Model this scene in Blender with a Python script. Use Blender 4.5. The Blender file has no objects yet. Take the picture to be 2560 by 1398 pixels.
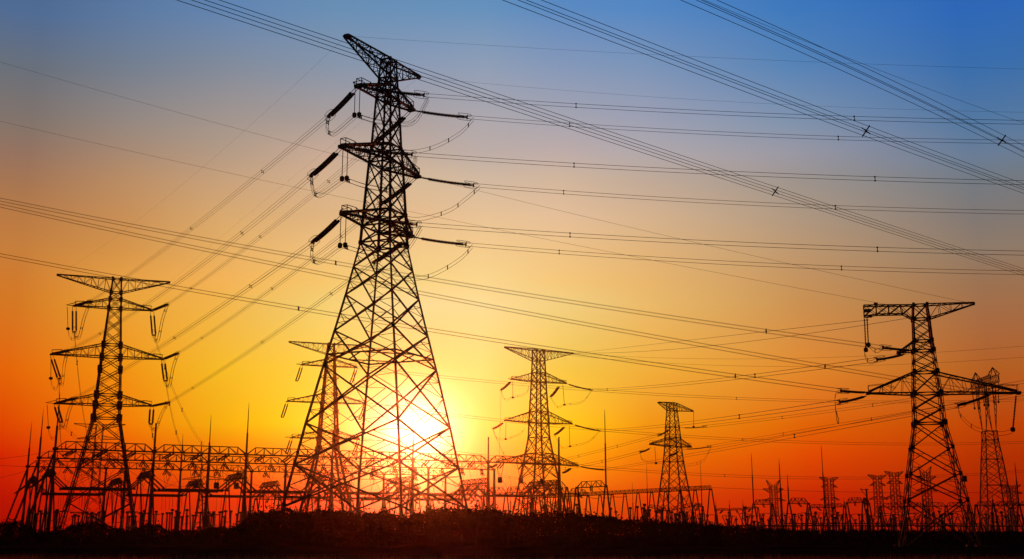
import bpy, math, random
from mathutils import Vector, Matrix
rnd = random.Random(11)
V = Vector
rad = math.radians
S = bpy.context.scene
C = S.collection

# ------------------------------------------------------------------ camera
F, CX, CY, HZ, EYE = 2860.0, 1280.0, 699.0, 1335.0, 1.7      # focal length etc. in pixels of the 2560 px wide photo
TILT = math.atan((HZ - CY) / F)
CS, SN = math.cos(TILT), math.sin(TILT)
cd = bpy.data.cameras.new('camera'); cam = bpy.data.objects.new('camera', cd); C.objects.link(cam)
cd.sensor_width = 36.0; cd.lens = 36.0 * F / 2560.0
cd.clip_start = 0.5; cd.clip_end = 20000.0
cam.location = (0, 0, EYE); cam.rotation_euler = (math.pi / 2 + TILT, 0, 0)
S.camera = cam
S.view_settings.view_transform = 'Standard'; S.view_settings.look = 'None'
S.view_settings.exposure = 0.0; S.view_settings.gamma = 1.0
S.cycles.use_denoising = True
S.cycles.volume_bounces = 0
S.cycles.max_bounces = 6
S.cycles.sample_clamp_indirect = 4.0

SUN_EL, SUN_AZ = 4.83, -4.77          # degrees; azimuth from +Y towards +X
sun_dir = V((math.sin(rad(SUN_AZ)) * math.cos(rad(SUN_EL)), math.cos(rad(SUN_AZ)) * math.cos(rad(SUN_EL)), math.sin(rad(SUN_EL))))

# ------------------------------------------------------------------ sky
def lin(c):
    c /= 255.0
    return c / 12.92 if c <= 0.04045 else ((c + 0.055) / 1.055) ** 2.4
# colour of the dusk sky by compass direction (degrees from the camera's axis) and elevation (degrees)
SKY = [
(-23.9, [(0.3, 162.3, 1.3, 0.0), (1.7, 181.4, 10.2, 0.0), (3.5, 209.4, 33.6, 0.0), (4.9, 222.3, 69.1, 0.0), (7.4, 229.1, 102.3, 7.1), (10.4, 212.1, 120.0, 35.0), (11.5, 208.1, 122.0, 44.0), (12.9, 198.1, 126.9, 60.0), (14.4, 185.1, 122.0, 68.0), (16.0, 165.1, 118.0, 83.0), (17.3, 149.1, 115.0, 95.9), (18.7, 130.1, 116.0, 107.0), (21.2, 104.1, 112.0, 123.0), (23.7, 79.1, 108.0, 148.9)]),
(-19.2, [(0.3, 188.3, 13.3, 0.0), (1.7, 202.3, 21.8, 0.0), (3.6, 229.4, 73.0, 0.0), (5.1, 240.2, 117.2, 3.3), (7.7, 240.2, 144.1, 18.0), (10.7, 234.1, 160.9, 52.0), (11.8, 231.0, 159.8, 66.9), (13.3, 213.0, 148.9, 74.0), (14.9, 200.0, 143.9, 87.8), (16.5, 187.8, 142.7, 100.9), (17.9, 168.9, 138.7, 115.7), (19.3, 149.7, 137.5, 129.6), (21.9, 116.8, 128.5, 144.7), (24.5, 91.8, 123.5, 164.4)]),
(-14.6, [(0.3, 190.7, 11.9, 0.0), (1.8, 207.4, 40.9, 0.0), (3.7, 226.7, 108.1, 0.0), (5.2, 234.8, 168.1, 8.1), (7.9, 240.6, 185.0, 38.1), (11.0, 239.3, 180.0, 75.0), (12.1, 242.2, 178.9, 86.9), (13.7, 227.2, 173.9, 99.8), (15.2, 216.0, 169.8, 110.8), (16.9, 199.9, 161.8, 123.8), (18.3, 180.0, 155.8, 133.8), (19.8, 162.9, 149.8, 141.8), (22.5, 128.9, 139.8, 156.8), (25.1, 98.0, 133.8, 178.5)]),
(-9.7, [(0.3, 191.6, 21.0, 0.0), (1.8, 227.7, 42.0, 0.0), (3.7, 243.7, 138.5, 0.0), (5.3, 247.5, 212.3, 0.0), (8.0, 243.7, 206.4, 61.8), (11.2, 234.7, 205.1, 113.8), (12.3, 241.5, 197.1, 107.2), (13.9, 238.3, 192.9, 125.8), (15.5, 221.4, 180.0, 128.9), (17.3, 212.1, 176.9, 142.8), (18.6, 200.9, 170.9, 149.8), (20.2, 170.2, 158.0, 152.9), (22.9, 134.1, 148.9, 169.8), (25.5, 105.0, 142.9, 180.9)]),
(-4.9, [(0.3, 235.8, 0.0, 0.0), (1.8, 234.8, 77.9, 0.0), (3.8, 250.2, 175.8, 0.0), (5.3, 251.7, 221.9, 142.4), (8.1, 255.0, 205.0, 87.2), (11.3, 243.7, 217.3, 146.8), (12.5, 239.8, 210.2, 132.1), (14.1, 239.5, 201.1, 138.9), (15.7, 228.4, 189.1, 142.9), (17.5, 212.3, 185.9, 152.9), (18.8, 192.2, 172.0, 158.9), (20.4, 173.2, 162.0, 160.0), (23.1, 139.1, 155.0, 180.9), (25.8, 103.2, 145.0, 185.9)]),
(-1.5, [(0.3, 191.6, 42.7, 0.0), (1.8, 235.8, 56.6, 0.0), (3.8, 255.0, 153.1, 0.0), (5.3, 255.0, 201.5, 54.7), (8.1, 255.0, 218.6, 111.0), (11.3, 243.7, 219.1, 148.8), (12.5, 243.7, 214.0, 141.9), (14.1, 241.4, 204.0, 142.0), (15.7, 230.3, 195.0, 150.9), (17.5, 209.2, 185.0, 160.9), (18.9, 187.2, 173.0, 166.9), (20.5, 173.2, 168.0, 172.9), (23.2, 141.1, 158.0, 182.9), (25.9, 100.3, 145.0, 188.9)]),
(2.4, [(0.3, 183.8, 51.7, 0.0), (1.8, 214.9, 94.1, 0.0), (3.8, 243.7, 166.2, 0.0), (5.3, 255.0, 203.2, 19.2), (8.1, 235.8, 199.2, 72.2), (11.3, 238.5, 207.9, 129.8), (12.5, 242.3, 200.0, 123.1), (14.1, 236.3, 195.0, 135.9), (15.7, 227.1, 190.9, 153.8), (17.5, 209.1, 182.9, 157.0), (18.9, 189.1, 172.0, 168.9), (20.5, 166.2, 165.0, 175.9), (23.2, 131.1, 152.0, 185.9), (25.9, 90.2, 138.0, 192.9)]),
(6.8, [(0.3, 199.2, 33.8, 0.0), (1.8, 212.3, 61.3, 0.0), (3.7, 229.6, 114.3, 0.0), (5.3, 236.6, 148.2, 15.7), (8.1, 238.4, 175.0, 60.0), (11.2, 233.2, 185.9, 105.9), (12.4, 231.2, 182.0, 109.0), (14.0, 224.1, 180.0, 124.0), (15.6, 213.0, 178.9, 142.9), (17.4, 192.1, 170.0, 152.0), (18.8, 177.1, 168.9, 171.8), (20.3, 158.0, 160.9, 178.9), (23.0, 122.9, 148.9, 185.0), (25.7, 84.1, 135.9, 195.9)]),
(14.6, [(0.3, 184.4, 24.1, 0.0), (1.8, 194.4, 33.3, 0.0), (3.7, 224.1, 72.2, 0.0), (5.2, 223.2, 99.1, 4.4), (7.9, 224.1, 135.9, 45.0), (11.0, 201.1, 143.9, 80.9), (12.1, 196.0, 145.9, 93.0), (13.7, 187.0, 150.9, 112.9), (15.2, 173.9, 150.9, 128.9), (16.9, 157.9, 147.9, 140.0), (18.3, 152.7, 151.8, 163.8), (19.8, 126.8, 146.8, 172.9), (22.5, 85.9, 131.8, 182.9), (25.1, 62.0, 121.8, 188.9)]),
(22.8, [(0.3, 144.3, 20.8, 0.0), (1.7, 160.3, 27.9, 0.0), (3.5, 176.3, 47.1, 0.3), (4.9, 188.2, 66.1, 5.3), (7.5, 179.1, 95.0, 34.1), (10.4, 163.0, 110.0, 72.0), (11.6, 154.1, 114.9, 83.9), (13.0, 142.1, 121.9, 103.9), (14.5, 128.1, 120.0, 115.9), (16.2, 115.1, 122.0, 129.9), (17.4, 105.0, 125.0, 150.9), (18.9, 83.2, 120.0, 160.9), (21.4, 57.1, 110.0, 172.0), (23.9, 46.1, 104.0, 182.9)]),
]
W = bpy.data.worlds.new('World'); S.world = W; W.use_nodes = True
nt = W.node_tree; nt.nodes.clear()
def N(t, **kw):
    n = nt.nodes.new(t)
    for k, v in kw.items(): setattr(n, k, v)
    return n
def math_node(op, a, b=None, clamp=False):
    n = N('ShaderNodeMath', operation=op); n.use_clamp = clamp
    for i, x in enumerate((a, b)):
        if x is None: continue
        if isinstance(x, (int, float)): n.inputs[i].default_value = x
        else: nt.links.new(x, n.inputs[i])
    return n.outputs[0]
def mix_col(fac, a, b, blend='MIX'):
    n = N('ShaderNodeMix', data_type='RGBA', blend_type=blend)
    n.clamp_result = False
    for s, x in ((0, fac), (6, a), (7, b)):
        if isinstance(x, (int, float)): n.inputs[s].default_value = x
        elif isinstance(x, tuple): n.inputs[s].default_value = x
        else: nt.links.new(x, n.inputs[s])
    return n.outputs[2]
tc = N('ShaderNodeTexCoord'); sep = N('ShaderNodeSeparateXYZ'); nt.links.new(tc.outputs['Generated'], sep.inputs[0])
x_, y_, z_ = sep.outputs
el = math_node('MULTIPLY', math_node('ARCSINE', z_), 180 / math.pi / 60.0, True)
az = math_node('MULTIPLY', math_node('ARCTAN2', x_, y_), 180 / math.pi)
col = None; prev = None
for a, stops in SKY:
    rp = N('ShaderNodeValToRGB'); nt.links.new(el, rp.inputs[0])
    rp.color_ramp.interpolation = 'LINEAR'
    e = rp.color_ramp.elements
    top = stops[-1]
    stops = stops + [(40.0, top[1] * .5, top[2] * .7, top[3] * .9), (60.0, 20, 50, 120)]
    while len(e) < len(stops): e.new(0.5)
    for q, s in zip(e, stops):
        q.position = s[0] / 60.0; q.color = (lin(s[1]), lin(s[2]), lin(s[3]), 1)
    if col is None: col = rp.outputs[0]
    else:
        mr = N('ShaderNodeMapRange'); mr.clamp = True
        nt.links.new(az, mr.inputs[0]); mr.inputs[1].default_value = prev; mr.inputs[2].default_value = a
        col = mix_col(mr.outputs[0], col, rp.outputs[0])
    prev = a
# sun's own disc and aureole
dt = N('ShaderNodeVectorMath', operation='DOT_PRODUCT'); nt.links.new(tc.outputs['Generated'], dt.inputs[0]); dt.inputs[1].default_value = sun_dir
ang = math_node('MULTIPLY', math_node('ARCCOSINE', math_node('MINIMUM', dt.outputs['Value'], 1.0)), 180 / math.pi)
def gauss(width):
    r = math_node('DIVIDE', ang, width)
    return math_node('POWER', math.e, math_node('MULTIPLY', math_node('MULTIPLY', r, r), -1.0))
for wd, cc in ((1.5, (1.2, 1.15, .95, 1)), (3.6, (.32, .30, .22, 1))):
    col = mix_col(1.0, col, mix_col(1.0, cc, gauss(wd), 'MULTIPLY'), 'ADD')
# the rest of the dome: a physical sky for the same low sun
nis = N('ShaderNodeTexSky', sky_type='NISHITA'); nis.sun_disc = False
nis.sun_elevation = rad(SUN_EL); nis.sun_rotation = rad(SUN_AZ); nis.dust_density = 3.0
nsc = mix_col(1.0, nis.outputs[0], (.012, .012, .012, 1), 'MULTIPLY')
bk = N('ShaderNodeMapRange'); bk.clamp = True
nt.links.new(math_node('ABSOLUTE', az), bk.inputs[0]); bk.inputs[1].default_value = 32; bk.inputs[2].default_value = 70
col = mix_col(bk.outputs[0], col, nsc)
bg = N('ShaderNodeBackground'); nt.links.new(col, bg.inputs[0]); bg.inputs[1].default_value = 1.0
wo = N('ShaderNodeOutputWorld'); nt.links.new(bg.outputs[0], wo.inputs[0])
W.cycles.sampling_method = 'MANUAL'; W.cycles.sample_map_resolution = 1024

sd = bpy.data.lights.new('sun', 'SUN'); so = bpy.data.objects.new('sun', sd); C.objects.link(so)
sd.energy = 3.0; sd.angle = rad(0.5); sd.color = (1.0, 0.12, 0.02)
so.rotation_euler = sun_dir.to_track_quat('Z', 'Y').to_euler()

# ------------------------------------------------------------------ materials
def mat(name, c1, c2, scale, rough=.6, metal=0.0, trans=0.0, spec=.12):
    m = bpy.data.materials.new(name); m.use_nodes = True
    t = m.node_tree; b = t.nodes['Principled BSDF']
    geo = t.nodes.new('ShaderNodeNewGeometry'); nz = t.nodes.new('ShaderNodeTexNoise')
    nz.inputs['Scale'].default_value = scale; nz.inputs['Detail'].default_value = 5
    t.links.new(geo.outputs['Position'], nz.inputs['Vector'])
    r = t.nodes.new('ShaderNodeValToRGB'); t.links.new(nz.outputs['Fac'], r.inputs[0])
    r.color_ramp.elements[0].position = .35; r.color_ramp.elements[1].position = .65
    r.color_ramp.elements[0].color = (*c1, 1); r.color_ramp.elements[1].color = (*c2, 1)
    t.links.new(r.outputs[0], b.inputs['Base Color'])
    b.inputs['Roughness'].default_value = rough; b.inputs['Metallic'].default_value = metal; b.inputs['Specular IOR Level'].default_value = spec
    if trans:
        tr = t.nodes.new('ShaderNodeBsdfTranslucent'); t.links.new(r.outputs[0], tr.inputs[0])
        mx = t.nodes.new('ShaderNodeMixShader'); mx.inputs[0].default_value = trans
        t.links.new(b.outputs[0], mx.inputs[1]); t.links.new(tr.outputs[0], mx.inputs[2])
        t.links.new(mx.outputs[0], t.nodes['Material Output'].inputs['Surface'])
    return m
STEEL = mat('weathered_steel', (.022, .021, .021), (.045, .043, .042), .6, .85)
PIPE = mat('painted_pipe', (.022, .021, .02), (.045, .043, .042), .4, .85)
GLASS = mat('brown_porcelain', (.018, .011, .009), (.03, .018, .014), 3, .6)
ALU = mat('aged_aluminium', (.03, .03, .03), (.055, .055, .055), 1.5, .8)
PLATE = mat('enamel_plate', (.05, .05, .055), (.08, .08, .085), 2, .6)
LEAF = mat('dark_leaves', (.005, .005, .002), (.014, .011, .005), .8, 1.0, 0, 0, 0)
BARK = mat('bark', (.008, .006, .004), (.016, .012, .008), 4, .9)
GRASS = mat('dry_grass', (.09, .04, .016), (.19, .085, .034), 1.2, 1.0, 0, .45, 0)
EARTH = mat('dry_field_soil', (.012, .005, .003), (.032, .013, .007), .25, 1.0, 0, 0, 0)

# ------------------------------------------------------------------ mesh helpers
class MB:
    def __init__(s): s.v = []; s.f = []
    def bar(s, a, b, w, h=None):
        a = V(a); b = V(b); d = b - a
        if d.length < 1e-4: return
        d.normalize()
        up = V((0, 0, 1)) if abs(d.z) < .9 else V((1, 0, 0))
        x = d.cross(up).normalized() * (w / 2); y = d.cross(x).normalized() * ((h or w) / 2)
        n = len(s.v)
        for p in (a, b): s.v += [p - x - y, p + x - y, p + x + y, p - x + y]
        s.f += [(n, n + 1, n + 2, n + 3), (n + 7, n + 6, n + 5, n + 4)] + [(n + i, n + 4 + i, n + 4 + (i + 1) % 4, n + (i + 1) % 4) for i in range(4)]
    def tube(s, pts, r, k=5, caps=True):
        pts = [V(p) for p in pts]; n0 = len(s.v); m = len(pts)
        rr = r if isinstance(r, (list, tuple)) else [r] * m
        for i, p in enumerate(pts):
            d = (pts[min(i + 1, m - 1)] - pts[max(i - 1, 0)]).normalized()
            up = V((0, 0, 1)) if abs(d.z) < .95 else V((1, 0, 0))
            x = d.cross(up).normalized(); y = d.cross(x).normalized()
            for j in range(k):
                a = 2 * math.pi * j / k
                s.v.append(p + (x * math.cos(a) + y * math.sin(a)) * rr[i])
        for i in range(m - 1):
            for j in range(k):
                a = n0 + i * k + j; b = n0 + i * k + (j + 1) % k
                s.f.append((a, b, b + k, a + k))
        if caps:
            s.f.append(tuple(range(n0, n0 + k))[::-1]); s.f.append(tuple(range(n0 + (m - 1) * k, n0 + m * k)))
    def box(s, c, sx, sy, sz, rot=0.0):
        c = V(c); n = len(s.v); R_ = Matrix.Rotation(rot, 3, 'Z')
        for z in (-1, 1):
            for x, y in ((-1, -1), (1, -1), (1, 1), (-1, 1)): s.v.append(c + R_ @ V((x * sx / 2, y * sy / 2, z * sz / 2)))
        s.f += [(n + 3, n + 2, n + 1, n), (n + 4, n + 5, n + 6, n + 7)] + [(n + i, n + (i + 1) % 4, n + 4 + (i + 1) % 4, n + 4 + i) for i in range(4)]
    def discs(s, a, b, r, k=7, pitch=.17):
        a = V(a); b = V(b); n = max(4, int((b - a).length / pitch))
        pts = []; rs = []
        for i in range(n):
            for t, q in ((0, .45), (.25, 1), (.5, .95), (.8, .4)):
                pts.append(a.lerp(b, (i + t) / n)); rs.append(r * q)
        pts.append(b); rs.append(r * .4)
        s.tube(pts, rs, k)
    def build(s, name, m, parent=None):
        me = bpy.data.meshes.new(name); me.from_pydata([tuple(p) for p in s.v], [], s.f); me.update()
        me.materials.append(m)
        o = bpy.data.objects.new(name, me); C.objects.link(o)
        if parent: o.parent = parent
        return o
def tag(o, label, cat, group=None, kind=None):
    if label: o['label'] = label
    if cat: o['category'] = cat
    if group: o['group'] = group
    if kind: o['kind'] = kind
    return o
def thing(name, label, cat, loc=(0, 0, 0), rz=0.0, group=None):
    o = bpy.data.objects.new(name, None); C.objects.link(o); o.empty_display_size = .5
    o.location = loc; o.rotation_euler = (0, 0, rz)
    return tag(o, label, cat, group)
def kids(o): return [c for c in bpy.data.objects if c.parent == o]
def dup(root, loc, rz=0.0, label=None, scale=1.0):
    r = root.copy(); C.objects.link(r); r.location = loc; r.rotation_euler = (0, 0, rz); r.scale = (scale,) * 3
    if label: r['label'] = label
    for ch in kids(root):
        c = ch.copy(); C.objects.link(c); c.parent = r
        for g in kids(ch):
            d = g.copy(); C.objects.link(d); d.parent = c
    return r
def ray(px, py):
    xc = (px - CX) / F; yc = (CY - py) / F
    return V((xc, CS - yc * SN, SN + yc * CS))
def at(px, py, Y):                      # the point at ground distance Y seen at a pixel of the photograph
    r = ray(px, py); return V((0, 0, EYE)) + r * (Y / r.y)
def proj(P):
    z = P.z - EYE; fw = P.y * CS + z * SN; up = -P.y * SN + z * CS
    return CX + F * P.x / fw, CY - F * up / fw
def interp(tab, z):
    tab = sorted(tab)
    if z <= tab[0][0]: return tab[0][1]
    for (a, b), (c, d) in zip(tab, tab[1:]):
        if z <= c: return b + (d - b) * (z - a) / (c - a)
    return tab[-1][1]

# ------------------------------------------------------------------ lattice towers
class Tower:
    def __init__(s, name, label, cat, loc, phi, prof, levels, leg_w, br_w, group=None, built_up=None, rings=(), gus=(), sub=True):
        s.root = thing(name, label, cat, loc, phi, group); s.loc = V(loc); s.phi = phi; s.prof = prof; s.br = br_w
        s.inv = Matrix.Rotation(-phi, 3, 'Z'); s.fwd = Matrix.Rotation(phi, 3, 'Z'); s.arms = {}
        w = lambda z: interp(prof, z)
        cor = lambda k, z: V((((-1, -1), (1, -1), (1, 1), (-1, 1))[k][0] * w(z), ((-1, -1), (1, -1), (1, 1), (-1, 1))[k][1] * w(z), z))
        zs = sorted(levels)
        for k in range(4):
            m = MB()
            for a, b in zip(zs, zs[1:]):
                lw = interp(leg_w, (a + b) / 2)
                if built_up and (a + b) / 2 < built_up:
                    pa, pb = cor(k, a), cor(k, b); off = V((1, 0, 0)) * lw * .36
                    for o in (off, -off): m.bar(pa + o, pb + o, lw * .3)
                    n = max(2, int((pb - pa).length / 1.1))
                    for i in range(n):
                        p = pa.lerp(pb, (i + .5) / n); m.bar(p + off, p - off, lw * .55, lw * .2)
                else: m.bar(cor(k, a), cor(k, b), lw)
            for z in gus:
                g = interp(leg_w, z); p = cor(k, z); g = g * .72 if name and z < .45 * zs[-1] and zs[-1] < 35 else g
                m.box(p, g * 1.55, g * 1.1, g * 2.2, rad(45)); m.box(p, g * 1.1, g * 1.5, g * 1.6)
            m.box((cor(k, zs[0]).x, cor(k, zs[0]).y, .05), 1.2, 1.2, .5)
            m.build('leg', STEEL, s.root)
        m = MB()
        for a, b in zip(zs, zs[1:]):
            bw = br_w * (.38 + .85 * interp(leg_w, a) / interp(leg_w, zs[0]))
            for k in range(4):
                A0, A1, B0, B1 = cor(k, a), cor(k, b), cor((k + 1) % 4, a), cor((k + 1) % 4, b)
                m.bar(A0, B1, bw); m.bar(B0, A1, bw)
                if sub and b - a > 2.4:
                    mid = (A0 + B1 + B0 + A1) / 4; th = bw * .4
                    for P, Q, far in ((A0, A1, None), (B0, B1, None)):
                        c1 = P.lerp(mid, .5); c2 = Q.lerp(mid, .5); lm = P.lerp(Q, .5)
                        m.bar(c1, lm, th); m.bar(c2, lm, th)
                        m.bar(c1, P.lerp(Q, .22), th * .8); m.bar(c2, P.lerp(Q, .78), th * .8)
                        if b - a > 4.5:
                            m.bar(P.lerp(mid, .25), P.lerp(Q, .22), th * .8); m.bar(Q.lerp(mid, .25), P.lerp(Q, .78), th * .8)
                    if b - a > 5.5: m.bar(A0.lerp(B0, .5), A0.lerp(mid, .5), th * .8); m.bar(A0.lerp(B0, .5), B0.lerp(mid, .5), th * .8)
        for z in rings:
            for k in range(4):
                m.bar(cor(k, z), cor((k + 1) % 4, z), br_w * 1.15)
                m.bar(cor(k, z).lerp(cor((k + 1) % 4, z), .5), cor((k + 1) % 4, z).lerp(cor((k + 2) % 4, z), .5), br_w * .8)
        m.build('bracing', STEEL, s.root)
    def world(s, p): return s.fwd @ V(p) + s.loc
    def local(s, P): return s.inv @ (V(P) - s.loc)
    def arm(s, key, side, L, ztip, zb, zt, peak=False, tw=.35, cw=.16, stub=0.0, rail=True, n=None):
        w = lambda z: interp(s.prof, z)
        m = MB(); n = n or max(3, round((L - w(zb)) / 1.5)); th = s.br * .48
        g = {}
        for y in (-1, 1):
            if peak:
                g[y, 't'] = [V((side * w(zt), y * w(zt), zt)).lerp(V((side * L, y * tw, ztip + .12)), i / n) for i in range(n + 1)]
                g[y, 'b'] = [V((side * w(zb), y * w(zb), zb)).lerp(V((side * L, y * tw, ztip - .12)), i / n) for i in range(n + 1)]
            else:
                g[y, 't'] = [V((side * w(zt), y * w(zt), zt)).lerp(V((side * (L - .3), y * tw, ztip + .3)), i / n) for i in range(n + 1)]
                g[y, 'b'] = [V((side * w(zb), y * w(zb), zb)).lerp(V((side * L, y * tw, ztip)), i / n) for i in range(n + 1)]
            for r in 'tb': m.bar(g[y, r][0], g[y, r][-1], cw)
            for i in range(n):
                t, b = g[y, 't'], g[y, 'b']
                if i: m.bar(t[i], b[i], th)
                if i % 2: m.bar(t[i], b[i + 1], th)
                else: m.bar(b[i], t[i + 1], th)
        for r in 'tb':
            for i in range(n):
                m.bar(g[-1, r][i], g[1, r][i], th)
                m.bar(g[-1 if i % 2 else 1, r][i], g[1 if i % 2 else -1, r][i + 1], th)
        m.bar(g[-1, 'b'][-1], g[1, 'b'][-1], cw * 1.6); m.bar(g[-1, 't'][-1], g[1, 't'][-1], cw * 1.3)
        tip = V((side * L, 0, ztip))
        m.box(tip, .3 if peak else .5, 2 * tw + .2, .2 if peak else .35)
        if rail and not peak:
            a = V((side * (L - .1), 0, ztip)); b = V((side * (L - 1.9), 0, ztip + .15))
            for y in (-tw, tw):
                o = V((0, y, 0)); h = V((0, 0, 1.0))
                m.bar(a + o, a + o + h, th); m.bar(a + o + h, b + o + h, th); m.bar(b + o, b + o + h, th); m.bar(b + o + h, V((side * (L - 3.6), y * 1.5, ztip + .6)), th)
            m.bar(a + V((0, -tw, 1)), a + V((0, tw, 1)), th)
        if stub:
            e = V((side * (L + stub), 0, ztip + .1))
            for y in (-tw, tw): m.bar((side * L, y, ztip), e, th * 1.2); m.bar((side * (L - .4), y, ztip + .8), e, th)
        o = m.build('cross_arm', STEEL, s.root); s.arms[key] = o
        s.__dict__.setdefault('tips', {})[key] = s.world(tip)
        return o
    def string(s, key, end, start=None, dbl=True, r=.15, gap=.5, sag=.25, ring=True, link=.16, tail=.05):
        P = s.local(start if start is not None else s.tips[key]); Q = s.local(end)
        d = Q - P; side = d.cross(V((0, 0, 1))); side = side.normalized() if side.length > .2 * d.length else V((1, 0, 0))
        m = MB(); hw = MB()
        for o in ((-1, 1) if dbl else (0,)):
            off = side * gap / 2 * o
            f = lambda t: P.lerp(Q, t) + off - V((0, 0, 4 * sag * t * (1 - t)))
            m.tube([f(0), f(link)], .05, 4)
            segs = 6
            for i in range(segs): m.discs(f(link + (1 - link - tail) * i / segs), f(link + (1 - link - tail) * (i + 1) / segs), r)
            m.tube([f(1 - tail), f(1)], .05, 4)
        arm = s.arms[key]
        m.bar(Q - side * gap * .6, Q + side * gap * .6, .12, .3)
        m.build('insulator_string', GLASS, arm)
        if ring:
            dn = d.normalized(); up = side.cross(dn).normalized()
            for o in (-1, 1):
                c = Q + up * o * .28 - dn * .35; pts = []
                for i in range(17):
                    a = 2 * math.pi * i / 16
                    pts.append(c + dn * .85 * math.copysign(abs(math.cos(a)) ** .6, math.cos(a)) + side * .42 * math.copysign(abs(math.sin(a)) ** .6, math.sin(a)))
                hw.tube(pts, .03, 4, False)
            hw.bar(Q - up * .3, Q + up * .3, .08)
            hw.build('grading_ring', ALU, arm)
    def hanger(s, key, top, bot, r=.045, ball=.25, rod=False):
        P, Q = s.local(top), s.local(bot); m = MB()
        if rod: m.discs(P, Q, r, 6, .2)
        else: m.tube([P, Q], r, 5)
        m.tube([Q + V((0, 0, .3)), Q + V((0, 0, .2)), Q - V((0, 0, .2)), Q - V((0, 0, .3))], [ball * .5, ball, ball, ball * .5], 8)
        m.build('jumper_insulator', GLASS, s.arms[key])
    def jumper(s, pts, r=.03, gap=.4, n=2, spc=()):
        L = [s.local(p) for p in pts]; m = MB(); out = []
        def cr(i, t):
            p0, p1, p2, p3 = L[max(i - 1, 0)], L[i], L[i + 1], L[min(i + 2, len(L) - 1)]
            return .5 * ((2 * p1) + (p2 - p0) * t + (2 * p0 - 5 * p1 + 4 * p2 - p3) * t * t + (3 * p1 - p0 - 3 * p2 + p3) * t ** 3)
        for i in range(len(L) - 1): out += [cr(i, t / 8) for t in range(8)]
        out.append(L[-1])
        h = (out[-1] - out[0]); h.z = 0; lat = V((-h.y, h.x, 0)).normalized() if h.length > .1 else V((1, 0, 0))
        offs = [V((0, 0, -gap / 2)), V((0, 0, gap / 2))] if n == 2 else [lat * gap / 2 * a + V((0, 0, gap / 2 * b)) for a in (-1, 1) for b in (-1, 1)]
        for o in offs: m.tube([p + o for p in out], r, 4)
        for f in spc:
            p = out[int(f * (len(out) - 1))]
            if n == 2: m.bar(p + offs[0] * 1.2, p + offs[1] * 1.2, .09)
            else: spacer(m, p, lat, V((0, 0, 1)), gap, .07)
        m.build('jumper_cable', ALU, s.root)
def spacer(m, p, lat, up, gap, w):
    g = gap * .30; c = [p + lat * a * g + up * b * g for a, b in ((-1, -1), (1, -1), (1, 1), (-1, 1))]
    for i in range(4): m.bar(c[i], c[(i + 1) % 4], w); m.bar(c[i], p + (c[i] - p) * 1.9, w * 1.15)

# --- the tall tower in the middle
main = Tower('lattice_tower', 'tallest lattice tower, its legs straddling the setting sun', 'pylon', (-14.77, 128, 0), rad(65.06),
    [(57.0, .67), (54.6, .79), (52.1, .98), (46.1, 1.27), (44, 1.44), (38, 1.77), (36.3, 1.86), (34.3, 1.96), (27.95, 3.05), (23.8, 3.84), (17.4, 5.1), (13.4, 5.83), (4.4, 7.33), (0, 8.05)],
    [57, 54.6, 52.1, 49.1, 46.1, 44, 41, 38, 36.3, 34.3, 31.4, 28.1, 23.9, 20.0, 13.5, 9, 4.5, 0],
    [(0, .38), (20, .33), (36, .25), (57, .15)], .14, built_up=33.5, rings=(57, 54.6, 53.6, 52.1, 46.1, 44, 38, 36.3, 34.3, 21.2), gus=(57, 54.6, 52.1, 46.1, 44, 38, 36.3, 34.3))
main.arm('pl', -1, 9.15, 56.4, 54.6, 57.0, True, .3); main.arm('pr', 1, 7.38, 57.7, 54.6, 57.0, True, .15)
main.arm('ul', -1, 6.4, 51.4, 52.1, 53.6, stub=1.1, cw=.2); main.arm('ur', 1, 5.64, 52.7, 52.1, 53.6, cw=.2)
main.arm('ml', -1, 9.2, 43.3, 44, 46.1, cw=.22); main.arm('mr', 1, 7.4, 44.6, 44, 46.1, cw=.22)
main.arm('ll', -1, 8.5, 35.8, 36.3, 38, cw=.22, stub=.8); main.arm('lr', 1, 6.05, 36.7, 36.3, 38, cw=.22)
tips = main.tips
ME = {}
for k, a, ya, b, yb in (('ul', (1060, 238), -.9, (822, 292), 5.6), ('ur', (1168, 293), -.9, (938, 357), 5.6), ('ml', (1030, 386), -.9, (778, 440), 5.6),
                        ('mr', (1184, 463), -.9, (952, 512), 5.6), ('ll', (1042, 561), -.9, (782, 606), 5.6), ('lr', (1165, 611), -.9, (934, 657), 5.6)):
    t = tips[k]; ra = at(*a, t.y + ya); lb = at(*b, t.y + yb); ME[k] = (lb, ra)
    main.string(k, ra, gap=.3, r=.17, sag=.12, link=.2); main.string(k, lb, gap=.38, r=.18, sag=.15, link=.2)
for k, h1, h2, low, mid2 in (('ul', (886, 288), (898, 287), (835, 334), (950, 305)), ('ml', (855, 447), (867, 446), (800, 488), (925, 468)), ('ll', (850, 614), (863, 613), (797, 655), (915, 630))):
    t = tips[k]; d = V((.4216, .907, 0))
    p1 = at(*h1, t.y - .4); p2 = at(*h2, t.y + .4)
    for p in (p1, p2): main.hanger(k, (p.x, p.y, t.z), p)
    lb, ra = ME[k]
    main.jumper([lb, at(low[0] - 17, low[1] - 12, t.y + 4.8), at(*low, t.y + 3), p1 - V((0, 0, .2)), p2 - V((0, 0, .2)), at(*mid2, t.y - .2), at((mid2[0] + proj(ra)[0]) / 2 + 25, mid2[1] + 2, t.y - .5), ra + V((.5, 0, -.3))], n=4, gap=.42, r=.022, spc=(.08, .22, .6, .8))
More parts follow.
